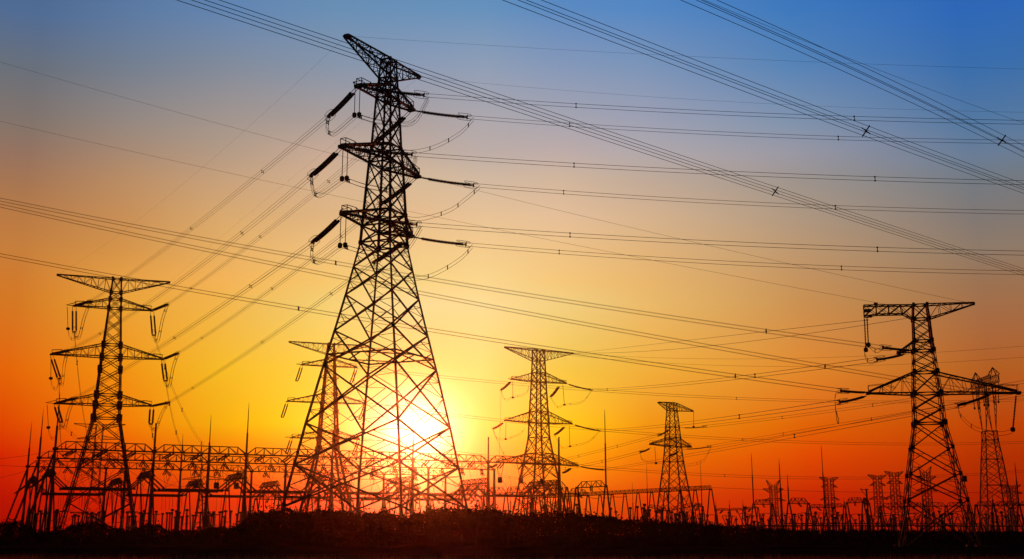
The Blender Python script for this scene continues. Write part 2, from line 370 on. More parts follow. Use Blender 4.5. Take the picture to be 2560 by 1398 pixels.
for k, q in (('ur', ((1150, 333), (1090, 366), (1030, 380), (975, 375))), ('mr', ((1165, 497), (1120, 528), (1045, 548), (985, 535))), ('lr', ((1150, 648), (1085, 686), (1030, 697), (970, 690)))):
    lb, ra = ME[k]; t = tips[k]
    main.jumper([ra + V((.8, 0, -.2))] + [at(*p, t.y - .6 + i * 1.3) for i, p in enumerate(q)] + [lb], n=2, gap=.45, r=.024, spc=(.12, .3, .45))

# --- the left tower and its twin behind the tall one
LTP = [(57.4, .9), (54.3, 1.1), (52.8, 1.18), (50.7, 1.28), (42.5, 1.79), (39.75, 1.95), (37.05, 2.13), (31.4, 2.42), (29.2, 2.5), (26.3, 2.66), (0, 8.1)]
LTL = [57.4, 54.3, 52.8, 50.7, 48, 45.3, 42.5, 39.75, 37.05, 34.2, 31.4, 29.2, 26.3, 21.5, 15.5, 8.2, 0]
def left_type(label, loc, phi, built=48):
    t = Tower('lattice_tower', label, 'pylon', loc, phi, LTP, LTL, [(0, .72), (26, .64), (42, .5), (57.4, .3)], .15, built_up=built,
              rings=(57.4, 54.3, 52.8, 50.7, 42.5, 39.75, 31.4, 29.2, 26.3), gus=(57.4, 54.3, 52.8, 50.7, 42.5, 39.75, 37.05, 31.4, 29.2, 26.3))
    t.arm('pl', -1, 12.5, 57.45, 54.3, 57.4, True, .25, .17); t.arm('pr', 1, 11.3, 57.45, 54.3, 57.4, True, .25, .17)
    t.arm('ul', -1, 8.46, 50.75, 50.7, 52.8, cw=.2, stub=1.7); t.arm('ur', 1, 7.9, 50.7, 50.7, 52.8, cw=.2)
    t.arm('ml', -1, 12.3, 39.75, 39.75, 42.5, cw=.2); t.arm('mr', 1, 10.95, 39.8, 39.75, 42.5, cw=.2)
    t.arm('ll', -1, 10.6, 29.15, 29.2, 31.4, cw=.2, stub=2.0); t.arm('lr', 1, 9.3, 29.3, 29.2, 31.4, cw=.2)
    return t
lt = left_type('lattice tower at far left with insulator pairs hanging from its arms', (-88.4, 250, 0), rad(18.9))
LE = {}
for k, a, b in (('ul', (227, 752.7), (186, 830)), ('ur', (419, 761), (385, 838)), ('ml', (168.7, 877), (148, 947)), ('mr', (445, 883), (414, 952)), ('ll', (186, 995.6), (152, 1055)), ('lr', (421, 1006.8), (377, 1060))):
    t = lt.tips[k]; pa = at(*a, t.y - 5.6); pb = at(*b, t.y + 3.5); LE[k] = (pa, pb)
    lt.string(k, pa, gap=.4, r=.24, sag=-.0, link=.12); lt.string(k, pb, gap=.75, r=.22, sag=.05, link=.2)
    x1, y1 = proj(pa); x2, y2 = proj(pb)
    lt.jumper([pa, at(x1 * .62 + x2 * .38, y1 * .55 + y2 * .45 + 4, t.y - 3), at(x1 * .2 + x2 * .8 + 3, y2 + 14, t.y + 1), pb - V((0, 0, .5))], n=4, gap=.5, r=.03, spc=(.2, .5, .85))
for k, a, b in (('ul', (168, 767), (170, 822)), ('ml', (127.5, 892), (127, 946)), ('ll', (118, 1012), (121, 1069))):
    t = lt.tips[k]; lt.hanger(k, at(*a, t.y - .6), at(*b, t.y - .6), .06, .4)
    x, y = b
    lt.jumper([at(x, y, t.y - .6), at(x + 3, y + 18, t.y), at(x + 14, y + 27, t.y + 1.5), LE[k][1]], n=2, r=.03, gap=.5, spc=(.5,))
t2 = left_type('lattice tower half hidden behind the tallest tower, left of the sun', (-54.4, 340, 0), rad(18.6), 0)
for k in ('ul', 'ur', 'ml', 'mr', 'll', 'lr'):
    t = t2.tips[k]; t2.string(k, t + V((-2.2, 4.5, -4.2)), gap=.7, r=.2, ring=False)
    if k[1] == 'r': t2.hanger(k, t + V((-.6, 0, 0)), t + V((-.6, 0, -6.0)), .09, .35)

# --- the tower right of the sun
cs_ = 400 / 420
ct = Tower('lattice_tower', 'mid distance lattice tower with three arm tiers, just right of the sun', 'pylon', (9.35, 400, 0), rad(30.2),
    [(z * cs_ + .1, w * cs_) for z, w in ((68.3, 1.7), (64.15, 1.73), (59.8, 1.87), (56.4, 1.98), (45.5, 2.47), (41.3, 2.64), (36, 2.81), (30.2, 3.65), (26.5, 4.2), (9.43, 6.93), (0, 8.4))],
    [z * cs_ + .1 for z in (68.3, 64.15, 59.8, 56.4, 52.8, 49.2, 45.5, 41.3, 36, 30.2, 26.5, 21, 14.5, 7.3, 0)], [(0, .5), (30, .44), (65, .3)], .17,
    rings=[z * cs_ + .1 for z in (68.3, 64.15, 59.8, 56.4, 45.5, 41.3, 36, 30.2, 26.5)], gus=[z * cs_ + .1 for z in (59.8, 56.4, 49.2, 45.5, 41.3, 36, 30.2, 26.5)])
z = lambda q: q * cs_ + .1
ct.arm('pl', -1, 13.7, z(68.2), z(64.15), z(68.3), True, .3, .22); ct.arm('pr', 1, 14.5, z(68.2), z(64.15), z(68.3), True, .3, .22)
ct.arm('ul', -1, 11, z(56.6), z(56.4), z(59.8), cw=.23, stub=1.5); ct.arm('ur', 1, 11.4, z(56.6), z(56.4), z(59.8), cw=.23)
ct.arm('ml', -1, 13.6, z(41.5), z(41.3), z(45.5), cw=.23); ct.arm('mr', 1, 13.7, z(41.6), z(41.3), z(45.5), cw=.23)
ct.arm('ll', -1, 16.4, z(26.7), z(26.5), z(30.2), cw=.23); ct.arm('lr', 1, 16, z(26.3), z(26.5), z(30.2), cw=.23)
CE = {}
for k, a, dy in (('ur', (1480, 975), -3), ('mr', (1500, 1077), -3), ('lr', (1512, 1175), -3)):
    CE[k] = at(*a, ct.tips[k].y + dy); ct.string(k, CE[k], gap=.5, r=.26, link=.12)
for k, s_, e_ in (('ul', (1277, 953), (1253, 975)), ('ur', (1398, 965), (1377, 992)), ('ml', (1258, 1056), (1233, 1072)), ('mr', (1412, 1066), (1387, 1087)), ('ll', (1243, 1160), (1224, 1169)), ('lr', (1427, 1170), (1408, 1182))):
    t = ct.tips[k]; ct.string(k, at(*e_, t.y - 2.5), at(*s_, t.y), gap=.8, r=.3, link=.1)
for k, a, b, c, d in (('ul', (1282, 953), (1282, 994), (1262, 998), (1315, 983)), ('ur', (1407, 962), (1411, 1012), (1394, 1018), (1455, 1005)), ('ml', (1265, 1056), (1264, 1098), (1241, 1095), (1300, 1085)), ('mr', (1423, 1064), (1425, 1116), (1405, 1119), (1470, 1105))):
    t = ct.tips[k]; ct.hanger(k, at(*a, t.y), at(*b, t.y), .11, .45, rod=True)
    e1 = at(*{'ul': (1253, 976), 'ur': (1377, 994), 'ml': (1233, 1073), 'mr': (1387, 1088)}[k], t.y - 2.5)
    ct.jumper([e1, at(*c, t.y - 1), at(*b, t.y), at(*d, t.y - 1), CE[k] if k in CE else at(1322 if k == 'ul' else 1312, 965 if k == 'ul' else 1070, t.y + 4)], n=2, gap=.5, r=.035, spc=(.25, .6, .85))

# --- the short tower further right
t4 = Tower('lattice_tower', 'short lattice tower with a lopsided peak arm, above the long low gantry', 'pylon', (46.1, 330, 0), rad(58.4),
    [(38.6, 1.1), (36.4, 1.15), (31.6, 1.5), (28.6, 1.7), (26.1, 1.8), (21.8, 2.15), (8.1, 3.8), (0, 4.8)], [38.6, 36.4, 34, 31.6, 28.6, 26.1, 23.9, 21.8, 17.6, 13, 7, 0],
    [(0, .34), (21.8, .28), (38.6, .2)], .11, rings=(38.6, 36.4, 31.6, 28.6, 26.1, 21.8), gus=(31.6, 28.6, 26.1, 21.8))
t4.arm('pl', -1, 8.7, 37.9, 36.4, 38.6, True, .4, .16, n=5); t4.arm('pr', 1, 15, 37.6, 36.4, 38.6, True, .3, .16, n=7)
t4.arm('ml', -1, 14.5, 25.8, 26.1, 28.4, cw=.2, tw=.6, n=5); t4.arm('mr', 1, 12, 26.7, 26.1, 28.4, cw=.2, tw=.6, n=5)
T4E = [at(1765, 1066, 330), at(1777, 1116, 331)]
t4.string('mr', T4E[0], at(1702, 1069, 331), dbl=False, r=.2); t4.string('mr', T4E[1], at(1706, 1123, 333), dbl=False, r=.22)
t4.string('ml', at(1647, 1088, 324), at(1675, 1072, 329), dbl=False, r=.24); t4.string('ml', at(1601, 1130, 318), at(1627, 1119, 320), dbl=False, r=.26)
t4.string('ml', at(1674, 1139, 324), at(1699, 1126, 331), dbl=False, r=.26)
t4.hanger('pr', at(1734, 1028, 341), at(1734, 1067, 341), .1, .35, True); t4.hanger('ml', at(1637, 1118, 320), at(1640, 1158, 320), .1, .4, True)
t4.jumper([at(1601, 1130, 318), at(1607, 1150, 319), at(1640, 1158, 320), at(1665, 1155, 324)], n=2, r=.03, spc=(.3,))
t4.jumper([T4E[1], at(1772, 1130, 331), at(1755, 1154, 330), at(1720, 1163, 329), at(1700, 1160, 328)], n=2, r=.03, gap=.6, spc=(.3, .6))

# --- the near tower on the right
rt = Tower('lattice_tower', 'near right lattice tower with a boxed left end on its top arm', 'pylon', (54.5, 150, 0), rad(-14),
    [(31.55, .86), (29.65, 1.01), (26.7, 1.1), (25.4, 1.24), (22.5, 1.44), (19.7, 1.66), (15.8, 1.8), (12.6, 2.4), (9.2, 3.0), (5.9, 3.5), (0, 4.5)],
    [31.55, 29.65, 28.2, 26.7, 25.4, 23.9, 22.5, 19.7, 17.7, 15.8, 12.6, 9.2, 5.9, 0], [(0, .36), (16, .32), (31.5, .2)], .115, built_up=26,
    rings=(31.55, 29.65, 26.7, 25.4, 22.5, 19.7, 15.8), gus=(31.55, 29.65, 26.7, 25.4, 22.5, 19.7, 15.8, 12.6, 9.2, 5.9))
rt.arm('pr', 1, 6.75, 31.45, 29.65, 31.55, True, .18, .14)
def boxed_arm():
    m = MB(); T = [(-.86, 31.55), (-2.5, 31.62), (-4.0, 31.68), (-5.6, 31.74), (-7.2, 31.8)]; B = [(-1.0, 29.65), (-2.25, 30.42), (-4.0, 30.46), (-5.6, 30.5), (-7.2, 30.3)]
    for y in (-.6, .6):
        for r in (T, B):
            for (a, az_), (b, bz) in zip(r, r[1:]): m.bar((a, y, az_), (b, y, bz), .14)
        for i in range(5):
            m.bar((T[i][0], y, T[i][1]), (B[i][0], y, B[i][1]), .1)
            if i < 4: m.bar((T[i][0], y, T[i][1]), (B[i + 1][0], y, B[i + 1][1]), .1); m.bar((B[i][0], y, B[i][1]), (T[i + 1][0], y, T[i + 1][1]), .07)
    for r in (T, B):
        for i in range(5):
            m.bar((r[i][0], -.6, r[i][1]), (r[i][0], .6, r[i][1]), .1)
            if i < 4: m.bar((r[i][0], -.6, r[i][1]), (r[i + 1][0], .6, r[i + 1][1]), .07)
    m.box((-6.8, 0, 31.1), .9, 1.1, .3); m.box((-5.6, 0, 31.98), .5, .5, .3); m.bar((-7.2, 0, 30.2), (-6.2, 0, 30.2), .12)
    o = m.build('cross_arm', STEEL, rt.root); rt.arms['pl'] = o
boxed_arm()
rt.arm('ul', -1, 3.15, 25.25, 25.4, 26.7, cw=.16, rail=False)
rt.arm('ll', -1, 7.4, 19.95, 19.7, 22.5, cw=.18, tw=.5); rt.arm('lr', 1, 11.2, 19.45, 19.7, 22.3, cw=.18, tw=.5)
RE = {}
for nm, k, s_, ys, e_, ye in (('a', 'ul', (2277, 876), 149, (2208, 869), 147.5), ('b', 'ul', (2262, 885), 150.5, (2193, 899), 154), ('c', 'll', (2167, 981.5), 149.5, (2103, 977), 147.5),
                              ('d', 'll', (2165, 990), 150.5, (2100, 1005.5), 154), ('e', 'lr', (2476, 986), 150, (2396, 1013.6), 156)):
    RE[nm] = at(*e_, ye); rt.string(k, RE[nm], at(*s_, ys), gap=.3, r=.15, sag=.1 if nm in 'bde' else .05, link=.1)
rt.hanger('pl', at(2161, 797, 149.4), at(2164.7, 875, 149.4), .12, .28, True); rt.hanger('pl', at(2167.4, 793, 150.6), at(2171, 862, 150.6), .12, .28, True)
rt.hanger('lr', at(2540, 990, 150), at(2532, 1074, 150), .15, .3, True)
rt.jumper([RE['a'], at(2190, 878, 148.5), at(2171, 864, 149.5), at(2162, 875, 149.4), at(2164, 893, 150.5), at(2176, 906, 152.5), RE['b']], n=2, gap=.45, r=.03, spc=(.2, .5, .75))
rt.jumper([RE['c'], at(2088, 990, 148.5), at(2092, 1050, 150), at(2097, 1052, 151), at(2088, 1015, 153), RE['d']], n=2, gap=.25, r=.025, spc=(.3, .5, .7))
rt.jumper([RE['e'], at(2402, 1040, 155), at(2440, 1072, 153), at(2500, 1084, 151), at(2532, 1077, 150)], n=2, gap=.5, r=.025, spc=(.25, .45))
m = MB(); m.box(rt.local(at(2411, 1197, 148.5)), .62, .06, .78); m.bar(rt.local(at(2404, 1194, 148.6)), rt.local(at(2411, 1194, 148.6)), .06); m.build('sign_plate', PLATE, rt.root)

# --- the cat-head tower at the right edge
fr = Tower('lattice_tower', 'slender cat head tower with two horns behind the near right tower', 'pylon', (120.4, 290, 0), rad(86),
    [(27, 1.45), (24.8, 1.5), (20, 2.0), (5.9, 3.15), (0, 3.7)], [27, 24.8, 22.4, 20, 17, 13.6, 10, 5.9, 0], [(0, .26), (27, .2)], .10, rings=(27, 24.8, 20, 13.6), gus=(24.8,))
m = MB()
for sx in (-1, 1):
    for y in (-1.2, 1.2):
        a0, a1 = V((sx * 1.4, y, 27)), V((sx * 1.4, y, 27)); b = V((sx * 3.6, y * .9, 33)); c = V((sx * 4.2, y * .9, 38.6)); b2 = V((sx * 2.0, y * .9, 33)); c2 = V((sx * 2.2, y * .9, 38.6))
        m.bar(a0, b, .14); m.bar(b, c, .14); m.bar(a1, b2, .11); m.bar(b2, c2, .11)
        for i in range(4):
            m.bar(a0.lerp(b, i / 4), a1.lerp(b2, (i + 1) / 4), .1); m.bar(b.lerp(c, i / 4), b2.lerp(c2, (i + 1) / 4), .1); m.bar(b.lerp(c, (i + 1) / 4), b2.lerp(c2, i / 4), .1)
m.build('window_frame', STEEL, fr.root)
m = MB(); n = 14
for y in (-1, 1):
    for zz in (38.6, 40.4): m.bar((-7.4, y, zz), (7.8, y, zz), .16)
    for i in range(n):
        xa = -7.4 + 15.2 * i / n; xb = -7.4 + 15.2 * (i + 1) / n
        m.bar((xa, y, 38.6), (xb, y, 40.4), .08); m.bar((xa, y, 40.4), (xb, y, 38.6), .08); m.bar((xa, -1, 38.6 + 1.8 * (i % 2)), (xb, 1, 38.6 + 1.8 * (i % 2)), .1)
    m.bar((-7.4, y, 38.6), (-7.4, y, 40.4), .16); m.bar((7.8, y, 38.6), (7.8, y, 40.4), .16)
for xx, h in ((-6.4, 42.0), (6.6, 42.5)):
    for y in (-1, 1):
        for q in (-1.8, .8): m.bar((xx + q, y, 40.4), (xx, 0, h + .3), .15)
        m.bar((xx - .9, y * .7, 41.3), (xx + .9, y * .7, 41.3), .1); m.bar((xx - .9, y * .7, 41.3), (xx + 1.3, y, 40.4), .1)
fr.arms['b'] = m.build('beam', STEEL, fr.root)
for xx in (-7.2, 0, 7.6):
    for y in (-.9, .9): fr.hanger('b', fr.world((xx, y, 38.6)), fr.world((xx + .3, y * .6, 33.6)), .14, .25, True)

# --- small towers far away
def small_tower(label, px, ytop, Y, hw_px, tiers, horns=False, phi=0.2):
    c = at(px, 1300, Y); H = at(px, ytop, Y).z; k = Y / F; wt = hw_px * k
    base = max(wt * 2.4, H * .11)
    t = Tower('lattice_tower', label, 'pylon', (c.x, Y, 0), phi, [(0, base), (H * .42, wt * 1.15), (H, wt)], [H * f for f in (0, .14, .27, .36, .44, .52, .6, .68, .76, .84, .92, 1)],
              [(0, .36), (H, .27)], .125, group='distant towers along the horizon', rings=[H * .44], sub=False)
    for i, (yy, lp) in enumerate(tiers):
        zb = at(px, yy, Y).z; L = lp * k
        for s_ in (-1, 1): t.arm('%d%d' % (i, s_), s_, L, zb + (0 if i or horns else .3), zb - (0 if i else 2.2), min(zb + (1.6 if i else 0), H), peak=(i == 0 and not horns), cw=.2, rail=False, n=4)
    if horns:
        m = MB()
        for s_ in (-1, 1):
            for y in (-1, 1): m.bar((s_ * wt, y * wt, H), (s_ * 18 * k, 0, H + 12 * k), .26); m.bar((s_ * wt, y * wt, H - 3), (s_ * 18 * k, 0, H + 12 * k), .2)
        m.build('horn', STEEL, t.root)
    return t
for a in (('small far tower with two horns, left of a thick mast', 1937, 1212, 640, 6.5, ((1223, 26), (1252, 30)), True),
          ('small far tower with drooping strings, behind a thin mast', 2078, 1195, 620, 7.5, ((1195, 24), (1218, 20), (1250, 24)), False),
          ('small far tower beside the pole with a bracket', 2200, 1189, 620, 7, ((1189, 24), (1214, 20), (1249, 24)), False),
          ('small far tower touching the near right tower from the left', 2243, 1181, 600, 7.5, ((1181, 24), (1209, 20), (1246, 26)), False),
          ('small far tower with two horns inside the near right tower', 2322, 1178, 560, 7.5, ((1192, 27), (1228, 27)), True),
          ('small far tower at the right edge below the cat head tower', 2535, 1214, 650, 7, ((1214, 26), (1234, 28), (1264, 30)), False),
          ('faint far tower seen through the legs of the far left tower', 231, 1060, 560, 8, ((1062, 60), (1098, 50), (1152, 62)), False),
          ('faint far tower rising over the gantries left of the sun', 506, 1135, 560, 9, ((1141, 52), (1199, 52)), False)):
    small_tower(*a)

# ------------------------------------------------------------------ switchyard gantries
def truss(m, a, b, h, w, ch=.18, web=.09, n=None, slope=True, up=1):
    a = V(a); b = V(b); L = (b - a).length; d = (b - a).normalized(); s_ = V((-d.y, d.x, 0)) * w / 2; u = V((0, 0, h * up))
    n = n or max(6, int(L / 1.9)); P = [a.lerp(b, i / n) for i in range(n + 1)]
    for o in (s_, -s_): m.bar(a + o, b + o, ch)
    i0, i1 = (1, n - 1) if slope else (0, n)
    m.bar(P[i0] + u, P[i1] + u, ch * .8)
    if slope:
        for o in (s_, -s_): m.bar(a + o, P[1] + u, ch * .7); m.bar(b + o, P[n - 1] + u, ch * .7)
    for i in range(i0, i1 + 1):
        for o in (s_, -s_): m.bar(P[i] + o, P[i] + u, web)
    for i in range(i0, i1):
        for o in (s_, -s_):
            if i % 2: m.bar(P[i] + o, P[i + 1] + u, web)
            else: m.bar(P[i] + u, P[i + 1] + o, web)
    for i in range(n): m.bar(P[i] + s_, P[i + 1] - s_, web)
def aframe(m, top, spread, dirv, r=.24, tie=True):
    top = V(top); d = V(dirv).normalized() * spread
    for s_ in (-1, 1):
        m.tube([(top.x + d.x * s_, top.y + d.y * s_, 0), (top.x + d.x * .15 * s_, top.y + d.y * .15 * s_, top.z)], [r * 1.1, r * .85], 6)
    if tie:
        f = .3; m.bar((top.x + d.x * .75, top.y + d.y * .75, top.z * f), (top.x - d.x * .75, top.y - d.y * .75, top.z * f), r * .7)
    m.box((top.x, top.y, top.z), r * 3, r * 3, r * 2.2)
def drop_string(m, a, b, off, r=.2):
    for o in (-1, 1):
        A = V(a) + V(off) * o; B = V(b) + V(off) * o
        m.discs(A.lerp(B, .1), B, r, 6, .24); m.tube([A, A.lerp(B, .1)], .05, 4)
DIR = V((.892, .452, 0)); NRM = V((-.452, .892, 0))
ROWS = []
for lab, P0, st, pts_top, kind in (
    ('nearest tall gantry row, with strain strings on its beams under the far left tower', V((-118.8, 300, 0)), V((22.3, 11.3, 0)), (38, 31, 38, 30.5, 34, 31, 32), 'A'),
    ('middle tall gantry row, its beams showing between the nearest and the rearmost row', V((-137.5, 336, 0)), V((21.9, 10.5, 0)), (37.5, 0, 38, 0, 0, 0, 0), 'B'),
    ('rearmost tall gantry row, with the leftmost mast of the three', V((-159, 380, 0)), V((22.3, 10, 0)), (38, 0, 35.6, 0, 0, 0, 0), 'C')):
    g = thing('gantry', lab, 'gantry', P0)
    pos = [st * i for i in range(7)]; ROWS.append([P0 + p for p in pos]); ZB = 23.3
    for i, p in enumerate(pos):
        m = MB(); aframe(m, (p.x, p.y, ZB), 1.3, NRM, .34)
        if i == 0: m.tube([(p.x - 6.0, p.y - 2.6, 0), (p.x, p.y, ZB - .5)], .28, 6)
        co = m.build('column', PIPE, g)
        if pts_top[i]:
            h = pts_top[i]; m = MB()
            if h > 33: m.tube([(p.x, p.y, ZB), (p.x, p.y, ZB + 6), (p.x, p.y, ZB + 6.1), (p.x, p.y, h - 2.5), (p.x, p.y, h)], [.30, .26, .17, .10, .03], 6)
            else: m.tube([(p.x, p.y, ZB), (p.x, p.y, h)], [.30, .24], 6)
            m.build('lightning_rod', PIPE, co)
    for i in range(6):
        a, b = pos[i], pos[i + 1]; m = MB()
        truss(m, (a.x, a.y, ZB), (b.x, b.y, ZB), 2.0, 1.5, .3, .15, 10)
        bo = m.build('beam', STEEL, g)
        for q in (.2, .5, .8):
            s_ = a.lerp(b, q); m = MB(); T = V((s_.x, s_.y, ZB - .1))
            if kind == 'A': drop_string(m, T, T + V((-1.3, -4.2, -1.9)), DIR * .45, .24); m.tube([T + V((-1.3, -4.2, -1.9)), T + V((-.6, -2.5, -5)), T + V((.6, 1.0, -6.2)), T + V((2.0, 3.5, -9.5))], .05, 4)
            else:
                drop_string(m, T + NRM * .5, T + NRM * 3.4 + V((2.2, 0, -1.9)), DIR * .3, .2); drop_string(m, T - NRM * .5, T - NRM * 3.4 + V((-1.4, 0, -1.9)), DIR * .3, .2)
                m.tube([T - NRM * 3.4 + V((-1.4, 0, -1.9)), T + V((.2, 0, -6.0)), T + NRM * 3.4 + V((2.2, 0, -1.9))], .05, 4)
            m.build('insulator_string', GLASS, bo)
ORD = ('leftmost', 'second from left', 'third from left', 'fourth from left', 'fifth from left', 'sixth from left', 'rightmost')
BUS = {}
for si, (row, off, nm) in enumerate(((0, 1.5, 'front'), (1, 9.0, 'rear'))):
    proto = None
    for i in range(7):
        P = ROWS[row][i] + NRM * off
        lab = '%s low bus gantry of the %s line, short truss box, slanting strings' % (ORD[i], nm)
        if proto is None and si == 0:
            g = thing('bus_gantry', lab, 'gantry', P, 0, 'low bus gantries'); L = 19.0; zt = 17.0; m = MB()
            truss(m, (0, 0, zt), tuple(NRM * L + V((0, 0, zt))), 1.5, 1.8, .3, .14, 9, False)
            bo = m.build('beam', STEEL, g)
            for e_ in (0, L):
                m = MB(); q = NRM * e_; aframe(m, (q.x, q.y, zt), 1.7, DIR, .22); m.build('column', PIPE, g)
            for ph in (3, 9.5, 16):
                for sg in (-1, 1):
                    m = MB(); a = NRM * ph + V((0, 0, zt)) + DIR * .5 * sg; b = NRM * ph + DIR * 4.2 * sg + V((0, 0, 13.7))
                    drop_string(m, a, b, NRM * .5, .21); m.build('insulator_string', GLASS, bo)
            first = proto = g
        else:
            proto = dup(first, P, 0, lab)
        for ph in (3, 9.5, 16): BUS[si, i, ph] = P + NRM * ph + V((0, 0, 13.6))
for si in (0, 1):
    for i in range(6):
        for ph in (3, 9.5, 16):
            a = BUS[si, i, ph]; b = BUS[si, i + 1, ph]; d = (b - a).normalized(); m = MB()
            p, q = a + d * 3.6 - a, b - d * 3.6 - a
            m.tube([p, q], .24, 8); m.tube([p - d * .1, p + d * .3], .34, 8); m.tube([q - d * .3, q + d * .1], .34, 8)
            if i < 3: 
                for f in (.3, .7):
                    c = p.lerp(q, f); m.tube([c, c - V((0, 0, 4.5))], .05, 4)
            o = m.build('busbar', ALU); o.location = a
            tag(o, 'thick dark busbar tube slung between two low bus gantries', 'busbar', 'busbar tubes of the switchyard')

def simple_gantry(label, tops, h, spread, adir, masts={}, beam_h=1.5, r=.22, group=None, strings=True, w=1.2, sl=True):
    g = thing('gantry', label, 'gantry', (tops[0].x, tops[0].y, 0), 0, group); o = V((tops[0].x, tops[0].y, 0))
    for i, t in enumerate(tops):
        m = MB(); p = t - o; aframe(m, (p.x, p.y, p.z), spread, adir, r); co = m.build('column', PIPE, g)
        if i in masts:
            m = MB(); hh = masts[i]; m.tube([(p.x, p.y, p.z), (p.x, p.y, p.z + (hh - p.z) * .55), (p.x, p.y, p.z + (hh - p.z) * .56), (p.x, p.y, hh - 2), (p.x, p.y, hh)], [r * .9, r * .8, r * .55, r * .4, .04], 6); m.build('lightning_rod', PIPE, co)
    for a, b in zip(tops, tops[1:]):
        a = a - o; b = b - o; m = MB(); truss(m, a, b, h, w, r * .75, r * .38, None, sl); bo = m.build('beam', STEEL, g)
        if strings:
            n = max(1, int((b - a).length / 4))
            for j in range(n):
                c = a.lerp(b, (j + .5) / n); m = MB(); drop_string(m, c, c + V((rnd.uniform(-1.5, 1.5), -2.2, -1.1)), V((.2, 0, 0)), .16); m.build('insulator_string', GLASS, bo)
    return g
simple_gantry('trapezoid truss gantry joined to the tall mast right of the tower by the sun', [at(1442, 1220, 300), at(1515, 1216, 298)], 1.5, 1.6, (1, .1, 0), {1: at(1515, 1024, 298).z}, r=.26)
simple_gantry('trapezoid truss gantry standing behind the legs of the tower by the sun', [at(1325, 1222, 420), at(1417, 1220, 412)], 2.2, 2.2, (1, .1, 0), {}, r=.3)
simple_gantry('long low gantry on many splayed legs running to the right below the short tower', [V((3.5 + 2.9 * i, 350 - 5 * i, 12)) for i in range(16)], .9, 1.75, (1, .1, 0), {}, r=.17, strings=False, w=1.0, sl=False)
simple_gantry('thin low gantry in front of the short tower', [at(1620, 1268, 300), at(1668, 1278, 298), at(1735, 1265, 296), at(1757, 1268, 296)], .8, .9, (1, .1, 0), {}, r=.16)
simple_gantry('low gantry with a lattice box beam under the two horned far tower', [at(1884, 1261, 420), at(1931, 1262, 415)], 1.7, 1.9, (1, .1, 0), {0: at(1880, 1133, 420).z, }, r=.28)
simple_gantry('low gantry carrying a thin mast, between two far towers', [at(1972, 1259, 400), at(2021, 1260, 396)], 1.9, 2.0, (1, .1, 0), {0: at(1970, 1185, 400).z}, r=.3)
simple_gantry('low gantry below the far tower with drooping strings', [at(2024, 1270, 430), at(2062, 1269, 428), at(2111, 1267, 424)], 1.2, 1.7, (1, .1, 0), {1: at(2071, 1113, 428).z, 2: at(2110, 1244, 424).z}, r=.28)
simple_gantry('low gantry with a lattice beam, left of the pole with a bracket', [at(2117, 1258, 400), at(2158, 1256, 396), at(2172, 1260, 394)], 1.7, 1.6, (1, .1, 0), {1: at(2157, 1244, 396).z}, r=.26)
simple_gantry('low gantry crossing behind the legs of the near right tower', [at(2200, 1268, 420), at(2265, 1267, 416), at(2309, 1266, 412), at(2365, 1266, 410), at(2421, 1265, 408)], 1.3, 1.9, (1, .1, 0), {2: at(2308, 1239, 412).z, 4: at(2421, 1238, 408).z}, r=.28)
simple_gantry('low gantry at the right edge with a tall thin mast', [at(2440, 1264, 380), at(2483, 1264, 378), at(2547, 1263, 376), at(2610, 1263, 374)], 1.2, 2.0, (1, .2, 0), {1: at(2482, 1236, 378).z, 2: at(2540, 1155, 376).z}, r=.3)
simple_gantry('row of thin posts joined by a light beam, right of the long low gantry', [at(1790, 1276, 400), at(1824, 1276, 402), at(1858, 1275, 404), at(1895, 1270, 406)], .7, 1.1, (1, .1, 0), {0: at(1789, 1253, 400).z, 1: at(1823, 1250, 402).z, 2: at(1858, 1250, 404).z}, r=.2)
simple_gantry('chain of trapezoid truss gantries left of the tower by the sun', [at(1212, 1233, 440), at(1265, 1233, 436), at(1303, 1232, 432), at(1345, 1231, 428)], 2.2, 2.3, (1, .1, 0), {}, r=.3)
simple_gantry('trapezoid truss gantry under the right arms of the tower by the sun', [at(1372, 1236, 380), at(1423, 1234, 376), at(1470, 1240, 372)], 1.8, 1.8, (1, .1, 0), {}, r=.26)
simple_gantry('low gantry between the legs of the tallest tower and the third mast', [at(640, 1248, 345), at(700, 1249, 348), at(760, 1250, 351), at(820, 1251, 354), at(880, 1252, 357)], 1.6, 1.9, (1, .3, 0), {}, r=.26)
simple_gantry('low gantry below the sun behind the tallest tower', [at(905, 1250, 360), at(960, 1250, 364), at(1020, 1251, 368), at(1080, 1251, 372), at(1140, 1252, 376), at(1195, 1252, 380)], 1.6, 1.9, (1, .3, 0), {}, r=.26)
def mast(label, px, ytop, Y, r=.16, ybase=None):
    p = at(px, 1300, Y); h = at(px, ytop, Y).z; t = thing('lightning_mast', label, 'mast', (p.x, Y, 0)); m = MB()
    m.tube([(0, 0, 0), (0, 0, h * .62)], [r * 1.5, r], 7); m.build('shaft', PIPE, t)
    m = MB(); m.tube([(0, 0, h * .62), (0, 0, h * .9), (0, 0, h)], [r * .7, r * .45, .03], 6); m.build('spike', PIPE, t)
    m = MB(); m.tube([(0, 0, h * .61), (0, 0, h * .63)], r * 1.4, 8); m.build('collar', PIPE, t)
mast('thick tapering mast beside the two horned far tower', 1955, 1146, 390, .32)
mast('thin mast in front of the left legs of the short tower', 1620, 1160, 330, .13)
mast('thin mast just right of the short tower', 1756, 1150, 340, .13)
mast('faint thin mast left of the short tower, the shortest of its neighbours', 1583, 1205, 360, .12)
mast('faint mast inside the base of the tower by the sun', 1277, 1200, 380, .16)
mast('thin mast rising at the right end of the long front gantry', 1397, 1095, 300, .2)
